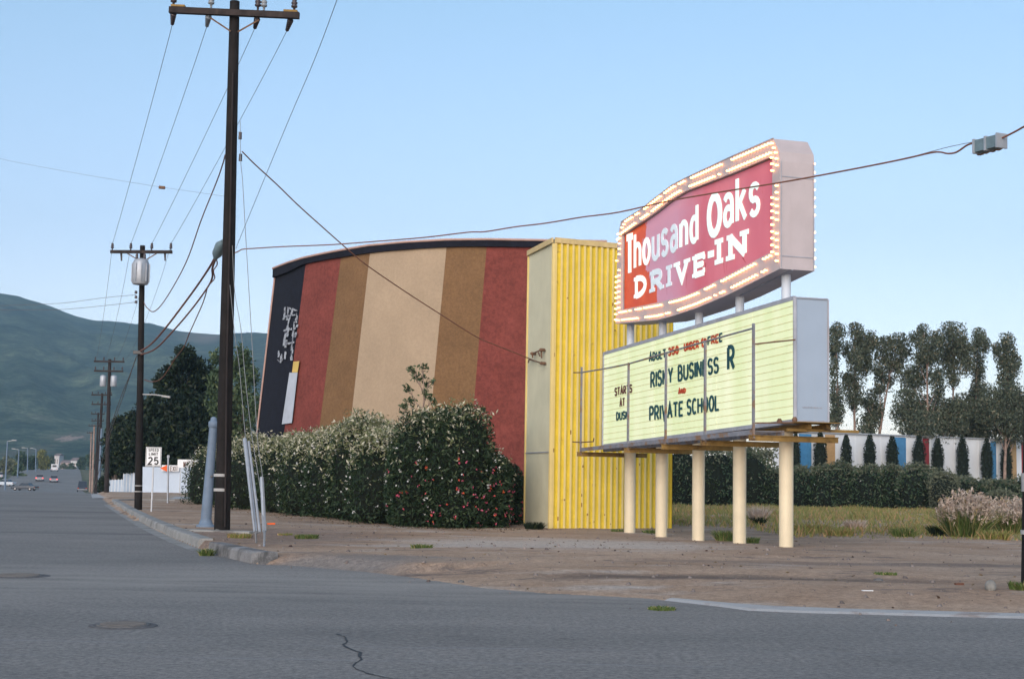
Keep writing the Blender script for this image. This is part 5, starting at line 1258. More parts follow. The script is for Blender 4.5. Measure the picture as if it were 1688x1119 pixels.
hl = [(1122, 742, 88, 1.3, 'dark bush seen between the tower and the third post'), (1178, 744, 88, 1.3, 'dark bush seen between the third and fourth posts'), (1232, 742, 90, 1.35, 'dark bush seen between the fourth and last posts'), (1275, 776, 90, 1.1, 'low dark bush immediately left of the last post'),
      (1322, 775, 89, 1.15, 'first clipped bush right of the last post'), (1360, 772, 89, 1.1, 'clipped bush under the left tan bay'), (1398, 767, 89, 1.15, 'clipped bush two right of the left tan bay'), (1440, 772, 88, 1.1, 'clipped bush left of the middle blue bay'),
      (1478, 770, 88, 1.1, 'clipped bush under the middle blue bay'), (1523, 767, 86, 1.35, 'largest and darkest clipped bush under the dark red bay'), (1598, 790, 88, 1.0, 'lower bush behind the left plume grass'), (1632, 800, 88, 1.0, 'low bush under the narrow blue bay'), (1664, 796, 86, 1.0, 'low bush left of the right-edge pole'), (1705, 792, 86, 1.2, 'low bush at the right edge')]
for px, yt, Y, hw, lab in hl:
    c = at(px, yt, Y); shrub('clipped_bush', 'dark green ' + lab if 'dark' not in lab else lab, 'bush', 'hedge along the grass field', V(c[0], Y + 1.2, 0), hw * 1.15, 1.3, c[2] + .05, 'f_hedge', 2300, .22, 'f_olive', 420, 4, 0, .35, 0)
for px, yt, hw, lab in ((1565, 782, .8, 'pale olive feathery bush right of the largest clipped bush'), (1655, 812, .8, 'pale olive low bush behind the right plume grass')):
    c = at(px, yt, 84); shrub('olive_bush', lab, 'bush', None, V(c[0], 85, 0), hw * 1.2, 1.0, c[2] + .05, 'f_olive', 2200, .2, 'f_olive', 300, 0, 0, .25, 0)
c = at(1255, 740, 95)
tree('pale_tree', 'pale olive tree behind the last two posts', 'tree', None, 95, 1250, [(1240, 752, 22, 14), (1262, 748, 20, 16), (1250, 775, 28, 20), (1270, 780, 18, 22), (1235, 790, 20, 20), (1262, 805, 26, 16)], 'f_olive', .28, .9, 'bark', .14, .5, base_z=0)
Zt = lambda x, y, rx, ry: (1300 + x / 4.304, 500 + y / 4.304, rx / 4.304, ry / 4.304)
euc = {
 'leftmost tall eucalyptus against the marquee box': (125, 1377, [(335, 205, 42, 45), (330, 285, 38, 38), (325, 360, 24, 50), (318, 480, 20, 60), (345, 640, 40, 55), (340, 740, 36, 60), (330, 820, 35, 40)]),
 'tall eucalyptus with a forked crown, second in the row': (126, 1412, [(470, 215, 38, 48), (530, 270, 55, 52), (592, 275, 28, 42), (510, 350, 55, 50), (470, 420, 34, 55), (540, 430, 38, 55), (468, 560, 48, 60), (470, 650, 42, 45), (455, 710, 26, 38), (400, 520, 26, 20), (410, 330, 18, 40)]),
 'narrow wispy eucalyptus third in the row': (127, 1432, [(690, 300, 45, 42), (780, 265, 42, 36), (820, 350, 42, 42), (700, 380, 52, 45), (740, 440, 45, 36), (655, 465, 34, 34), (680, 540, 42, 42), (640, 600, 26, 26), (600, 690, 40, 55), (585, 790, 45, 45), (560, 850, 50, 45), (550, 960, 40, 60), (640, 760, 22, 36), (545, 700, 26, 26)]),
 'broad dark eucalyptus in the middle of the row': (124, 1525, [(960, 210, 30, 42), (900, 250, 28, 36), (1040, 255, 38, 40), (1000, 330, 55, 55), (1000, 400, 52, 50), (920, 400, 34, 32), (890, 515, 82, 50), (880, 580, 52, 42), (830, 700, 55, 55), (850, 780, 85, 55), (930, 730, 62, 55), (1060, 540, 42, 50), (1060, 640, 26, 44), (885, 960, 45, 80), (930, 860, 100, 60)]),
 'tallest round-topped eucalyptus of the row': (126, 1562, [(1160, 220, 62, 55), (1170, 320, 62, 55), (1110, 380, 50, 42), (1250, 320, 38, 50), (1250, 440, 42, 42), (1150, 470, 34, 55), (1170, 540, 24, 34), (1040, 790, 85, 55), (1150, 780, 85, 65), (1080, 880, 110, 55), (1240, 870, 90, 50)]),
 'thin eucalyptus with sparse side sprays': (128, 1600, [(1350, 230, 30, 36), (1345, 300, 34, 44), (1350, 420, 28, 55), (1345, 520, 26, 55), (1350, 600, 34, 36), (1402, 300, 20, 34), (1280, 720, 75, 55), (1250, 830, 85, 60), (1360, 660, 55, 55), (1380, 900, 70, 80), (1370, 760, 70, 50)]),
 'rightmost leaning eucalyptus of the row': (125, 1655, [(1550, 280, 34, 46), (1470, 330, 20, 36), (1540, 370, 48, 55), (1550, 470, 42, 62), (1540, 560, 38, 42), (1610, 440, 24, 46), (1480, 640, 85, 55), (1580, 640, 55, 55), (1430, 760, 85, 60), (1560, 740, 85, 55), (1600, 840, 75, 55), (1480, 860, 85, 60), (1660, 780, 40, 90), (1620, 920, 60, 50)])}
for lab, (Y, bpx, cl) in euc.items():
    tree('eucalyptus_tree', lab, 'eucalyptus', 'eucalyptus row behind the wall', Y, bpx, [Zt(c[0], c[1], c[2] * 1.36, c[3] * 1.36) for c in cl], 'f_euc', .25, 1.7, 'bark', .14, .8, aspect=.4, base_z=0, droop=.9, spread=.6, wisp=.25)

# ------------------------------------------------------------------ left: dark trees behind the white wall
tree('pepper_tree', 'big dark tree with a high crown behind the white wall', 'tree', 'dark trees behind the white wall', 116, 297,
     [(305, 585, 16, 14), (290, 603, 18, 16), (318, 603, 22, 17), (278, 628, 20, 20), (303, 640, 32, 28), (336, 625, 24, 26), (272, 670, 30, 28), (308, 690, 40, 35), (342, 680, 24, 38), (283, 728, 40, 30), (325, 735, 36, 32), (350, 740, 25, 30), (297, 758, 40, 20), (255, 690, 14, 20)], 'f_dark', .42, 2.4, 'dbark', .3, 1.2, base_z=-.1)
tree('pepper_tree', 'middle dark tree sloping down to the left behind the transformer pole', 'tree', 'dark trees behind the white wall', 122, 240,
     [(250, 665, 15, 13), (236, 682, 20, 16), (217, 695, 16, 15), (240, 710, 32, 26), (208, 720, 20, 20), (235, 748, 34, 24), (262, 745, 28, 28), (210, 752, 26, 22), (228, 770, 26, 14), (250, 770, 26, 12)], 'f_dark', .42, 2.4, 'dbark', .25, 1.2, base_z=-.3)
tree('pepper_tree', 'lowest dark tree hanging over the street poles', 'tree', 'dark trees behind the white wall', 128, 188,
     [(200, 694, 13, 10), (196, 712, 18, 14), (188, 730, 17, 18), (182, 752, 15, 18), (196, 760, 20, 20), (205, 775, 14, 13), (182, 776, 12, 14)], 'f_dark', .42, 2.4, 'dbark', .22, 1.0, base_z=-.5)
tree('loose_tree', 'looser green tree between the near pole and the screen', 'tree', None, 104, 398,
     [(398, 585, 14, 18), (408, 600, 14, 18), (384, 612, 20, 20), (412, 622, 16, 24), (400, 648, 26, 26), (380, 668, 26, 26), (416, 668, 15, 26), (395, 700, 32, 22), (355, 588, 9, 14), (356, 625, 14, 20), (358, 660, 16, 24), (370, 720, 24, 24)], 'f_mid', .32, 1.3, 'dbark', .2, 1.0, base_z=0)
c = at(171, 790, 118); shrub('dark_bush', 'dark upright bush at the foot of the far street poles', 'bush', None, V(c[0], 118, gz(118)), .45, .5, 1.5, 'f_dark', 900, .2, None, 0, 0, 0, .4, gz(118) - .1)

# ------------------------------------------------------------------ grass field and weeds
def fieldgrass():
    n = 70000; C = []
    x = rng.uniform(-5, 45, n * 4); y = rng.uniform(38, 88, n * 4); P_ = np.stack([x, y], 1)
    # front edge of the grass seen in the photo
    fe = np.array([gnd(1100, 868, .1)[:2], gnd(1230, 873, .1)[:2], gnd(1300, 887, .1)[:2], gnd(1420, 889, .1)[:2], gnd(1560, 896, .1)[:2], gnd(1700, 898, .1)[:2]])
    yf = np.interp(P_[:, 0] / P_[:, 1], fe[:, 0] / fe[:, 1], fe[:, 1])
    nz = vnoise(P_, 2.2, 31); ok = (P_[:, 1] > yf + (nz - .5) * 5) & (P_[:, 0] / P_[:, 1] > .105) & (nz + rng.uniform(-.25, .25, len(P_)) > .42)
    P_ = P_[ok][:n]; n = len(P_); z = lot_z(P_) - .01; h = (.04 + .36 * vnoise(P_, 1.6, 77) ** 2.2) * rng.uniform(.6, 1.5, n)
    b = np.column_stack([P_, z]); o_ = rng.normal(size=(n, 2)) * .45 * h[:, None]; s = rng.normal(size=(n, 3)); s[:, 2] = 0; s /= np.linalg.norm(s, axis=1)[:, None]; s *= rng.uniform(.010, .026, (n, 1))
    e = b + np.column_stack([o_, h]); v = np.stack([b - s, b + s, e + s * .3, e - s * .3], 1).reshape(-1, 3)
    o = npmesh('grass', v, np.arange(4 * n).reshape(-1, 4), M['f_grass']); tag(o, kind='stuff')
fieldgrass()
def wt(px, py, r, h, mat, n, lab, name='weed_tuft', cat='weed', wd=.012, grp='weeds on the bare lot', lean=.6):
    c = gnd(px, py, .12); z = max(lz(c[0], c[1]), 0); tuft(name, lab, cat, grp, (c[0], c[1], z), r, h, mat, n, wd, None, lean)
wt(505, 890, .42, .10, 'f_weed', 500, 'flat green weed patch right of the guy guards')
wt(695, 908, .33, .11, 'f_weed', 400, 'small green weed tuft in front of the big dark oleander')
wt(470, 884, .30, .06, 'f_grass', 200, 'thin dry weeds beside the guy guards')
wt(395, 889, .45, .10, 'f_grass', 300, 'dry yellow weeds at the foot of the near pole')
wt(341, 905, .22, .14, 'f_weed', 220, 'weeds growing in the gap between the two kerbs')
wt(1090, 988, .28, .05, 'f_weed', 260, 'low yellow-green weed at the start of the gutter')
wt(1195, 892, .35, .26, 'f_weed', 420, 'green weed clump at the foot of the fourth post')
wt(1238, 896, .30, .16, 'f_weed', 260, 'low weeds just right of the fourth post')
wt(1075, 880, .4, .10, 'f_weed', 240, 'low weeds between the first two posts')
wt(1020, 877, .35, .08, 'f_weed', 200, 'low weeds along the foot of the yellow wall')
wt(1250, 866, .35, .30, 'f_dark', 260, 'dark green weed between the last two posts')
wt(1250, 858, .55, .55, 'f_dry', 420, 'pinkish dry grass behind the last two posts', 'dry_grass', 'dry grass')
wt(1120, 863, .5, .12, 'f_grass', 300, 'yellow-green weeds right of the yellow wall')
wt(1460, 950, .30, .05, 'f_weed', 160, 'flattened weeds on the dark damp patch')
wt(1684, 976, .25, .12, 'f_weed', 220, 'green weeds at the foot of the right-edge pole')
wt(880, 872, .42, .22, 'f_dark', 420, 'dark weeds along the grey side of the tower')
wt(868, 862, .30, .55, 'f_dark', 300, 'tall dark weeds in the corner by the pale block')
# plume grasses
def plume(px, py, r, h, lab, n=900):
    c = gnd(px, py, .12); c[2] = lz(c[0], c[1]); t = thing('plume_grass', c, lab, 'plume grass', 'plume grasses in the field')
    tuft('stems', None, None, None, c, r * 1.1, h * .72, 'f_weed', 700, .012, t, 1.0)
    m = 420; th = rng.uniform(0, 2 * math.pi, m); l = rng.random(m) ** .6
    P_ = np.stack([c[0] + r * 1.0 * l * np.cos(th), c[1] + r * .9 * l * np.sin(th), c[2] + h * (1.0 - .38 * l ** 2) * rng.uniform(.5, 1.08, m)], 1)
    C = np.concatenate([P_ + rng.normal(size=(m, 3)) * .02 + np.array([.07 * math.cos(0) * k * 0, 0, .035 * k]) + np.stack([np.cos(th), np.sin(th), 0 * th], 1) * .02 * k for k in range(6)])
    leafmesh('plumes', C, .14, M['f_dry'], t, aspect=.28, droop=-.8)
plume(1594, 886, .78, 1.15, 'large pinkish plume grass in the field')
plume(1668, 880, .72, .95, 'smaller pinkish plume grass by the right-edge pole')
wt(1592, 880, .3, .38, 'f_dark', 240, 'dark green leaves in front of the large plume grass')
for px, py, r, h, m_, lab in ((1340, 880, .8, .30, 'f_grass', 'yellow-green clump right of the last post'), (1490, 886, .5, .25, 'f_weed', 'green clump left of the large plume grass'), (1545, 884, .3, .30, 'f_dark', 'small dark bush beside the large plume grass'), (1640, 893, .6, .28, 'f_grass', 'rusty yellow clump between the plume grasses'), (1410, 872, .5, .30, 'f_dry', 'dry twiggy clump in the middle of the field'), (1385, 884, .6, .22, 'f_grass', 'low clump at the front edge of the field')):
    wt(px, py, r, h, m_, 420, lab, 'grass_clump', 'grass clump', .014, 'clumps in the grass field')

# leaf litter blown against the hedge and across the lot
def litter():
    n = 2600; c_ = [at(h_[0], 800, h_[2])[:2] for h_ in hd]; k = rng.integers(0, len(c_), n); P_ = np.array(c_)[k] + rng.normal(size=(n, 2)) * np.array([1.0, .5]) + np.array([0, -.25])
    Q = np.stack([rng.uniform(-9, 14, 300), rng.uniform(18, 36, 300)], 1); P_ = np.concatenate([P_, Q]); P_ = P_[~in_poly(P_, poly)]
    C = np.column_stack([P_, lot_z(P_) + .012]); v, q = leafquads(C, .075, .4, .93); m_ = foliage('dead_leaves', (.10, .07, .04), (.24, .18, .11), (.05, .03, .02), .8, trans=0)
    tag(npmesh('leaf_litter', v, q, m_), kind='stuff')
litter()
# stones, litter, gravel
c = gnd(1633, 979, .1); c[2] = lz(c[0], c[1])
mb = MB(); ps = [(.0, -.03), (.055, -.02), (.075, .03), (.078, .07), (.06, .115), (.03, .135), (.006, .14)]
mb.lathe(c, [(max(.004, r_), h_) for r_, h_ in ps], 14); o = mb.build('boulder', M['rock'], None, c); tag(o, 'rounded grey stone standing on the dirt near the right edge', 'stone')
c = gnd(1581, 968.5, .1); c[2] = lz(c[0], c[1]) + .015; mb = MB(); mb.box(c, .125, .06, .03, (1, .2, .02)); tag(mb.build('brick_piece', M['brown_letter'], None, c), 'flat dark brown scrap lying left of the rounded stone', 'litter')
c = gnd(1430, 980, .08); c[2] = lz(c[0], c[1]) + .01; mb = MB(); mb.box(c, .15, .05, .01, (1, .1, 0)); tag(mb.build('paper_scrap', M['white'], None, c), 'pale paper scrap on the dirt above the gutter', 'litter')
c = gnd(1448, 959.5, .08); c[2] = lz(c[0], c[1]); mb = MB(); mb.lathe(c, [(.08, -.02), (.07, .02), (.02, .035)], 7); tag(mb.build('stone', M['iron'], None, c), 'small dark clod below the damp patch', 'stone')
c = gnd(447, 862, .17); c[2] = lz(c[0], c[1]) + .02; mb = MB(); mb.box(c, .22, .12, .05, (1, .3, .05)); tag(mb.build('can', M['orange'], None, c), 'crushed orange litter at the foot of the hedge', 'litter')
c = gnd(760, 955, .05); c[2] = lz(c[0], c[1]); mb = MB(); mb.lathe(c, [(.05, -.02), (.045, .02), (.01, .035)], 6); tag(mb.build('stone', M['iron'], None, c), 'small dark pebble at the road edge below the red-flowered bush', 'stone')
def gravel():
    n = 2600; x = rng.uniform(-12, 16, n); y = 16 + 30 * rng.random(n) ** 1.5; P_ = np.stack([x, y], 1); d, arg = seg_dist(P_, segs); ins = in_poly(P_, poly)
    ok = (~ins) | ((d < 1.6) & (rng.random(n) < .22) & (arg >= NK)); P_ = P_[ok]; ins = ins[ok]; z = np.where(ins, 0.002, lot_z(P_)); n = len(P_); s = rng.exponential(.009, n) + .005; s = np.minimum(s, .035)
    base = np.array([[-1, -.7, 0], [.8, -1, 0], [1, .7, 0], [-.6, 1, 0], [-.5, -.5, .9], [.5, -.4, .8], [.4, .5, 1], [-.4, .5, .7]])
    a = rng.uniform(0, 6.28, n); ca, sa = np.cos(a), np.sin(a); bb = base[None] * s[:, None, None] * rng.uniform(.7, 1.3, (n, 8, 1))
    xx = bb[..., 0] * ca[:, None] - bb[..., 1] * sa[:, None]; yy = bb[..., 0] * sa[:, None] + bb[..., 1] * ca[:, None]
    v = np.stack([xx + P_[:, 0:1], yy + P_[:, 1:2], bb[..., 2] + z[:, None]], -1).reshape(-1, 3)
    f = np.array([[4, 5, 6, 7], [0, 1, 5, 4], [1, 2, 6, 5], [2, 3, 7, 6], [3, 0, 4, 7]]); q = (np.arange(n)[:, None, None] * 8 + f[None]).reshape(-1, 4)
    gm = foliage('gravel_stone', (.14, .11, .10), (.30, .25, .22), (.05, .03, .03), .93, trans=0, rough=.95)
    tag(npmesh('gravel', v, q, gm), kind='stuff')
gravel()

# ------------------------------------------------------------------ far street: cars, lamps, trees, mountain
def car(px, Y, rear=True, col=(.06, .07, .09), label='', w_=1.75, h_=1.38, L_=4.6, lit=True, yaw=0.0, kind='car', van=False):
    c = at(px, 800, Y); z = gz(Y); t = thing('van' if van else 'parked_car' if not lit else 'car', V(c[0], Y, z), label, 'car' if not van else 'van', 'cars on the far street')
    hd_ = V(-.29, .957, 0) if rear else V(-.98, .2, 0)
    sd_ = V(hd_[1], -hd_[0], 0); O_ = V(c[0], Y, z); pt = lambda a, b, h: O_ + hd_ * a + sd_ * b + V(0, 0, h)
    bm = pm('car_paint', col, .08, 3, .3, spec=.5)
    sec = [(-.5, .30, .78, .9), (-.49, .28, .86, .97), (-.2, .25, .90, 1), (.2, .25, .88, 1), (.46, .26, .80, .97), (.5, .34, .66, .88)] if not van else [(-.5, .35, 1.1, .98), (-.4, .3, 1.15, 1), (.3, .3, 1.15, 1), (.5, .35, 1.0, .95)]
    mb = MB(); rings = []
    for f, z0, z1, ws in sec:
        hw = w_ / 2 * ws; rings.append([pt(f * L_, -hw, z0), pt(f * L_, hw, z0), pt(f * L_, hw * 1.02, (z0 + z1) / 2), pt(f * L_, hw * .95, z1), pt(f * L_, -hw * .95, z1), pt(f * L_, -hw * 1.02, (z0 + z1) / 2)])
    mb.add([q for r in rings for q in r], [(i * 6 + a, (i + 1) * 6 + a, (i + 1) * 6 + (a + 1) % 6, i * 6 + (a + 1) % 6) for i in range(len(rings) - 1) for a in range(6)])
    mb.add(rings[0], [(5, 4, 3, 2, 1, 0)]); mb.add(rings[-1], [(0, 1, 2, 3, 4, 5)]); mb.build('body', bm, t)
    top = h_ if not van else 2.1; f0, f1, g0, g1 = (-.30, .20, -.20, .06) if not van else (-.49, .42, -.48, .32); bz = .88 if not van else 1.13
    b_ = w_ / 2 * .90; u_ = w_ / 2 * .74 if not van else w_ / 2 * .92
    P8 = [pt(f0 * L_, -b_, bz), pt(f1 * L_, -b_, bz), pt(f1 * L_, b_, bz), pt(f0 * L_, b_, bz), pt(g0 * L_, -u_, top), pt(g1 * L_, -u_, top), pt(g1 * L_, u_, top), pt(g0 * L_, u_, top)]
    mb = MB(); mb.hexa(P8); mb.build('cabin' , M['glass'] if not van else bm, t)
    mb = MB(); mb.hexa([p + V(0, 0, .0) for p in P8[4:]] + [p + V(0, 0, .05) for p in P8[4:]]); mb.build('roof', bm, t)
    if van: mb = MB(); mb.hexa([pt(-.502 * L_, -.6, 1.3), pt(-.495 * L_, -.6, 1.3), pt(-.495 * L_, .6, 1.3), pt(-.502 * L_, .6, 1.3), pt(-.502 * L_, -.6, 1.85), pt(-.495 * L_, -.6, 1.85), pt(-.495 * L_, .6, 1.85), pt(-.502 * L_, .6, 1.85)]); mb.build('window', M['glass'], t)
    for a in (-.31, .31):
        for s_ in (-1, 1):
            mb = MB(); mb.lathe(pt(a * L_, s_ * (w_ / 2 - .18), .31), [(.31, 0), (.31, .17)] if s_ > 0 else [(.31, -.0), (.31, .17)], 14, 0, sd_ * s_); wh = mb.build('wheel', M['tread'], t)
            mb = MB(); mb.lathe(pt(a * L_, s_ * (w_ / 2 - .01), .31), [(.17, 0), (.15, .012)], 10, 0, sd_ * s_); mb.build('rim', M['chrome'], wh)
    e = -.503 * L_
    for s_ in (-1, 1):
        mb = MB(); mb.hexa([pt(e, s_ * .72 - .17, .60), pt(e, s_ * .72 + .12, .60), pt(e + .04, s_ * .72 + .12, .60), pt(e + .04, s_ * .72 - .17, .60), pt(e, s_ * .72 - .17, .74), pt(e, s_ * .72 + .12, .74), pt(e + .04, s_ * .72 + .12, .74), pt(e + .04, s_ * .72 - .17, .74)]); mb.build('tail_lamp', M['tail'] if lit else M['lred'], t)
    mb = MB(); mb.hexa([pt(e - .05, -w_ * .46, .38), pt(e - .05, w_ * .46, .38), pt(e + .05, w_ * .46, .38), pt(e + .05, -w_ * .46, .38), pt(e - .05, -w_ * .46, .50), pt(e - .05, w_ * .46, .50), pt(e + .05, w_ * .46, .50), pt(e + .05, -w_ * .46, .50)]); mb.build('bumper', M['chrome'], t)
    return t
car(41, 272, False, (.05, .055, .065), 'dark grey saloon crossing side-on at the left end of the street', 1.8, 1.4, 4.9, False)
car(136, 262, True, (.03, .04, .06), 'dark car seen from behind at the right side of the street', 1.85, 1.9, 4.6, False)
car(88.5, 325, True, (.20, .20, .24), 'pale car driving away mid-street with lit tail lamps', 1.8, 1.4, 4.6, True)
car(65, 330, True, (.25, .24, .27), 'pale car left of the mid-street car, one lane over', 1.75, 1.4, 4.5, True)
car(88.5, 430, True, (.62, .64, .66), 'white van farthest up the street', 2.0, 2.1, 6.0, False, van=True)
car(8, 300, False, (.45, .50, .55), 'pale car parked at the very left edge', 1.8, 1.4, 4.6, False)
car(-2, 340, True, (.40, .44, .50), 'light car behind the one at the left edge', 1.8, 1.4, 4.6, False)
for (xb, xt, yt, Y, hp, lab) in ((9, 12.4, 727, 275, 1, 'grey street lamp nearest on the left, at the picture edge'), (28.5, 31.4, 741, 345, -1, 'second grey street lamp on the left'), (44.5, 46, 739, 405, -1, 'third grey street lamp on the left'), (58, 59.5, 740, 425, -1, 'fourth grey street lamp, nearest the yellow-green tree')):
    b = at(xb, 790, Y); b[2] = gz(Y); t = thing('street_lamp', b, lab, 'street lamp', 'street lamps on the left side'); tp = at(xt, yt, Y)
    mb = MB(); mb.tube([b, tp], [.2, .12], 8); mb.build('column', M['greypole'], t)
    mb = MB(); e = tp + V(hp * 1.3, 0, .2); mb.tube([tp, e], .07, 6); mb.box(e, .9, .35, .18); mb.build('lamp_head', M['palec'], t)
# roadside trees and buildings beyond
def rtree(px, yt, yb, hw, Y, mat, lab, name='roadside_tree', dens=1.4):
    h = yb - yt; cl = []
    for k in range(9): f = rnd.random(); cl.append((px + rnd.uniform(-.6, .6) * hw, yt + h * (.15 + .6 * f), hw * rnd.uniform(.35, .55), h * rnd.uniform(.14, .22)))
    cl.append((px, yt + h * .12, hw * .4, h * .12))
    tree(name, lab, 'tree', 'trees along the far street', Y, px, cl, mat, .7, dens, 'dbark', .25, 1.0, aspect=.6)
for a in ((12, 752, 792, 16, 380, 'f_olive', 'dull olive roadside tree at the left edge'), (30, 765, 796, 12, 360, 'f_mid', 'low green tree between the first two street lamps'), (38, 748, 785, 12, 460, 'f_hedge', 'dark tree behind the second street lamp'), (52, 750, 786, 11, 470, 'f_mid', 'green tree between the last two street lamps'), (70, 742, 782, 13, 470, 'f_yel', 'bright yellow-green tree right of the street lamps'), (86, 750, 774, 8, 620, 'f_hedge', 'small dark tree above the white van'), (134, 752, 779, 8, 560, 'f_hedge', 'dark round tree above the dark car'), (118, 763, 777, 9, 650, 'f_mid', 'small green tree at the end of the street'), (-14, 750, 795, 16, 380, 'f_mid', 'tree just outside the left edge'), (104, 764, 776, 8, 700, 'f_olive', 'pale small tree at the vanishing point'), (152, 745, 784, 9, 520, 'f_hedge', 'dark tree behind the row of far poles'), (20, 758, 786, 14, 440, 'f_yel', 'yellowish tree behind the first street lamp')):
    rtree(*a)
def house(px, yt, Y, wpx, dz, lab, col):
    K = Y / FPX; c = at(px, yt, Y); w2 = wpx * K / 2; z0 = gz(Y); t = thing('house', V(c[0], Y, z0), lab, 'house', 'distant houses')
    mb = MB(); mb.hexa([V(c[0] - w2, Y, z0), V(c[0] + w2, Y, z0), V(c[0] + w2, Y + 8, z0), V(c[0] - w2, Y + 8, z0), V(c[0] - w2, Y, c[2] - dz), V(c[0] + w2, Y, c[2] - dz), V(c[0] + w2, Y + 8, c[2] - dz), V(c[0] - w2, Y + 8, c[2] - dz)]); mb.build('wall', pm('house_paint', col, .05, 1), t)
    mb = MB(); e = .4; a = V(c[0] - w2 - e, Y - e, c[2] - dz); b = V(c[0] + w2 + e, Y - e, c[2] - dz); mb.add([a, b, b + V(0, 8 + 2 * e, 0), a + V(0, 8 + 2 * e, 0), a + V(.3, 4 + e, dz), b + V(-.3, 4 + e, dz)], [(0, 1, 5, 4), (2, 3, 4, 5), (1, 2, 5), (3, 0, 4), (3, 2, 1, 0)]); mb.build('roof', pm('house_roof', (.22, .17, .16), .1, 1), t)
    for f in (-.5, .35):
        mb = MB(); mb.box(V(c[0] + f * w2, Y - .03, z0 + (c[2] - dz - z0) * .55), w2 * .3, .04, (c[2] - dz - z0) * .35); mb.build('window', M['glass'], t)
house(122, 754, 680, 10, 1.4, 'small pale house at the end of the street', (.5, .5, .5)); house(94, 747, 800, 8, 1.2, 'tiny pale house among the far trees', (.48, .46, .46)); house(108, 758, 720, 16, 1.3, 'wide pinkish low building at the end of the street', (.42, .33, .33))

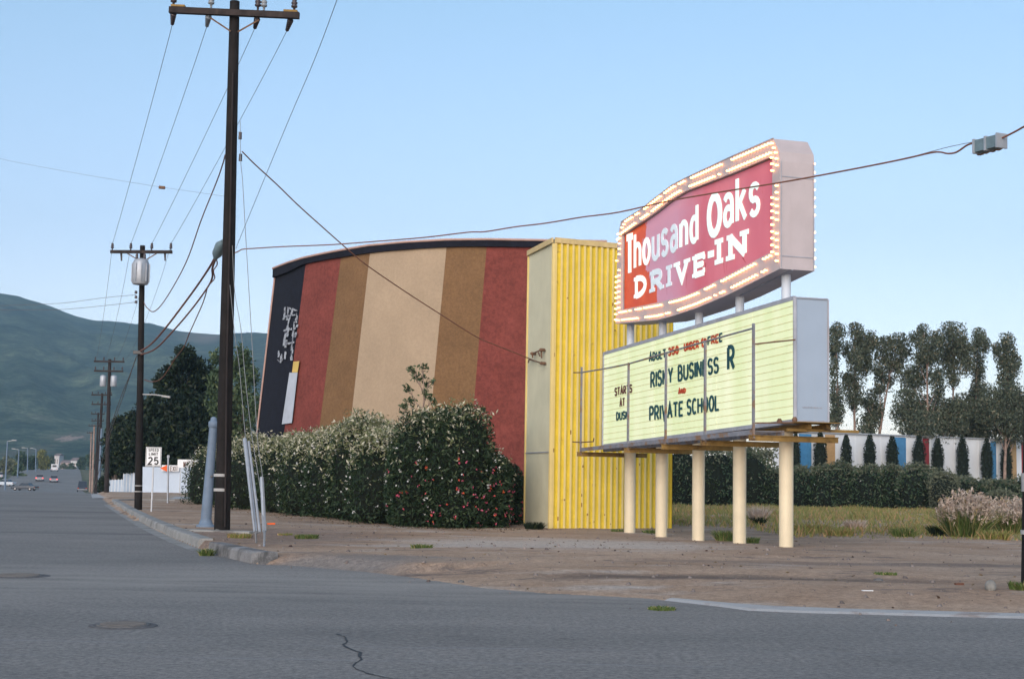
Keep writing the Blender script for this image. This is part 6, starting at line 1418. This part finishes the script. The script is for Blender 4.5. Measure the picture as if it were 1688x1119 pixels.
# mountain: a real slope 1.3 - 3.4 km away
rx_ = [-500, -200, -100, 0, 30, 60, 100, 130, 155, 172, 200, 225, 242, 262, 290, 330, 360, 430, 520, 640, 800, 1000, 1200, 1500, 2300]
ry_ = [500, 470, 474, 486, 489, 498, 512, 522, 528, 528.5, 531, 534, 531, 537, 546, 551, 554, 550, 556, 580, 640, 720, 775, 785, 790]
def mountain():
    nx, ny = 260, 110; X_ = []; Yv = np.linspace(1150, 3300, ny); px = np.linspace(-500, 2300, nx); v = []
    r0 = ray(844, 790)
    for j, y in enumerate(Yv):
        f = j / (ny - 1)
        for i, p in enumerate(px):
            top = at(p, np.interp(p, rx_, ry_), 3000); k = top[0] / 3000; x = k * y
            s = min(1, (y - 1150) / (3000 - 1150)); s2 = s * s * (3 - 2 * s) * .55 + s * .45
            z = 4 + (top[2] - 4) * s2 if y <= 3000 else top[2] - (y - 3000) * .25
            v.append((x, y, z, s))
    v = np.array(v); P_ = v[:, :2]; s = v[:, 3]; amp = np.clip(s * (1.02 - s) * 4, 0, 1) * np.clip((v[:, 2] - 4) / 120, 0, 1)
    q = P_.copy(); q[:, 0] += .55 * q[:, 1]
    rid = 1 - np.abs(vnoise(np.stack([q[:, 0], q[:, 1] * .35], 1), 330, 51, 4) - .5) * 2
    v[:, 2] += amp * ((rid - .86) * 170 * (1 - .75 * s) + (vnoise(P_, 110, 61, 4) - .5) * 36 * (1.1 - s)) + np.where(s > .97, (vnoise(P_, 60, 71, 3) - .5) * 5, 0)
    idx = np.arange(nx * ny).reshape(ny, nx); qd = np.stack([idx[:-1, :-1], idx[:-1, 1:], idx[1:, 1:], idx[1:, :-1]], -1).reshape(-1, 4)
    cx = v[qd].mean(1); pr = cx[:, :3] - C0; pxs = PW / 2 + FPX * (pr @ CR) / (pr @ fw); pys = PH / 2 - FPX * (pr @ CU) / (pr @ fw)
    cut = (np.abs(pys - (722 + (pxs - 120) * .45)) < 3 + 5 * vnoise(cx[:, :2] * np.array([1, .3]), 60, 5, 3)) & (pxs > 103) & (pxs < 138)
    m, nt, b, oc = start('chaparral')
    c = mixc(nt, ramp(nt, noise(nt, mapv(nt, oc, (.006, .004, .01)), 1.0, 8, .65), .38, .62), (.03, .06, .042), (.14, .165, .10))
    c = mixc(nt, ramp(nt, noise(nt, oc, .03, 8, .75), .42, .58), mixc(nt, 1.0, c, (.42, .48, .5), 'MULTIPLY'), c)
    c = mixc(nt, ramp(nt, noise(nt, oc, .11, 6, .8), .44, .56), mixc(nt, 1.0, c, (.5, .55, .58), 'MULTIPLY'), mixc(nt, 1.0, c, (1.15, 1.15, 1.1), 'MULTIPLY'))
    c = mixc(nt, ramp(nt, noise(nt, mapv(nt, oc, (.003, .002, .004)), 1.0, 6, .6), .60, .70), c, (.16, .125, .10))
    nt.links.new(c, b.inputs['Base Color']); b.inputs['Roughness'].default_value = 1; b.inputs['Specular IOR Level'].default_value = 0
    if cut.any():
        q0 = cx[cut][:, :2].mean(0); sd_ = cx[cut][:, :2].std(0) + 1; sx = N(nt, 'ShaderNodeSeparateXYZ'); nt.links.new(oc, sx.inputs[0]); e = []
        for ax in (0, 1):
            q = N(nt, 'ShaderNodeMath', operation='MULTIPLY_ADD'); nt.links.new(sx.outputs[ax], q.inputs[0]); q.inputs[1].default_value = 1 / (1.5 * sd_[ax]); q.inputs[2].default_value = -q0[ax] / (1.5 * sd_[ax])
            q2 = N(nt, 'ShaderNodeMath', operation='MULTIPLY'); nt.links.new(q.outputs[0], q2.inputs[0]); nt.links.new(q.outputs[0], q2.inputs[1]); e.append(q2)
        a = N(nt, 'ShaderNodeMath', operation='ADD'); nt.links.new(e[0].outputs[0], a.inputs[0]); nt.links.new(e[1].outputs[0], a.inputs[1])
        g = N(nt, 'ShaderNodeMath', operation='MULTIPLY_ADD'); nt.links.new(noise(nt, mapv(nt, oc, (1, .25, 1)), .06, 6, .75), g.inputs[0]); g.inputs[1].default_value = 8.0; nt.links.new(a.outputs[0], g.inputs[2])
        c = mixc(nt, ramp(nt, g.outputs[0], 4.9, 4.2), c, (.30, .22, .18)); nt.links.new(c, b.inputs['Base Color'])
    tag(npmesh('mountain', v[:, :3], qd, m, None, None, None, True), kind='structure')
mountain()

# haze
mb = MB(); mb.hexa([V(-3700, -250, -8), V(3700, -250, -8), V(3700, 3400, -8), V(-3700, 3400, -8), V(-3700, -250, 620), V(3700, -250, 620), V(3700, 3400, 620), V(-3700, 3400, 620)])
hm = bpy.data.materials.new('haze'); hm.use_nodes = True; hn = hm.node_tree; hn.nodes.clear(); pv = hn.nodes.new('ShaderNodeVolumePrincipled'); ho = hn.nodes.new('ShaderNodeOutputMaterial'); hn.links.new(pv.outputs[0], ho.inputs['Volume'])
pv.inputs['Density'].default_value = .00020; pv.inputs['Color'].default_value = (.50, .78, 1.0, 1); pv.inputs['Anisotropy'].default_value = .1
tag(mb.build('haze', hm), kind='stuff')
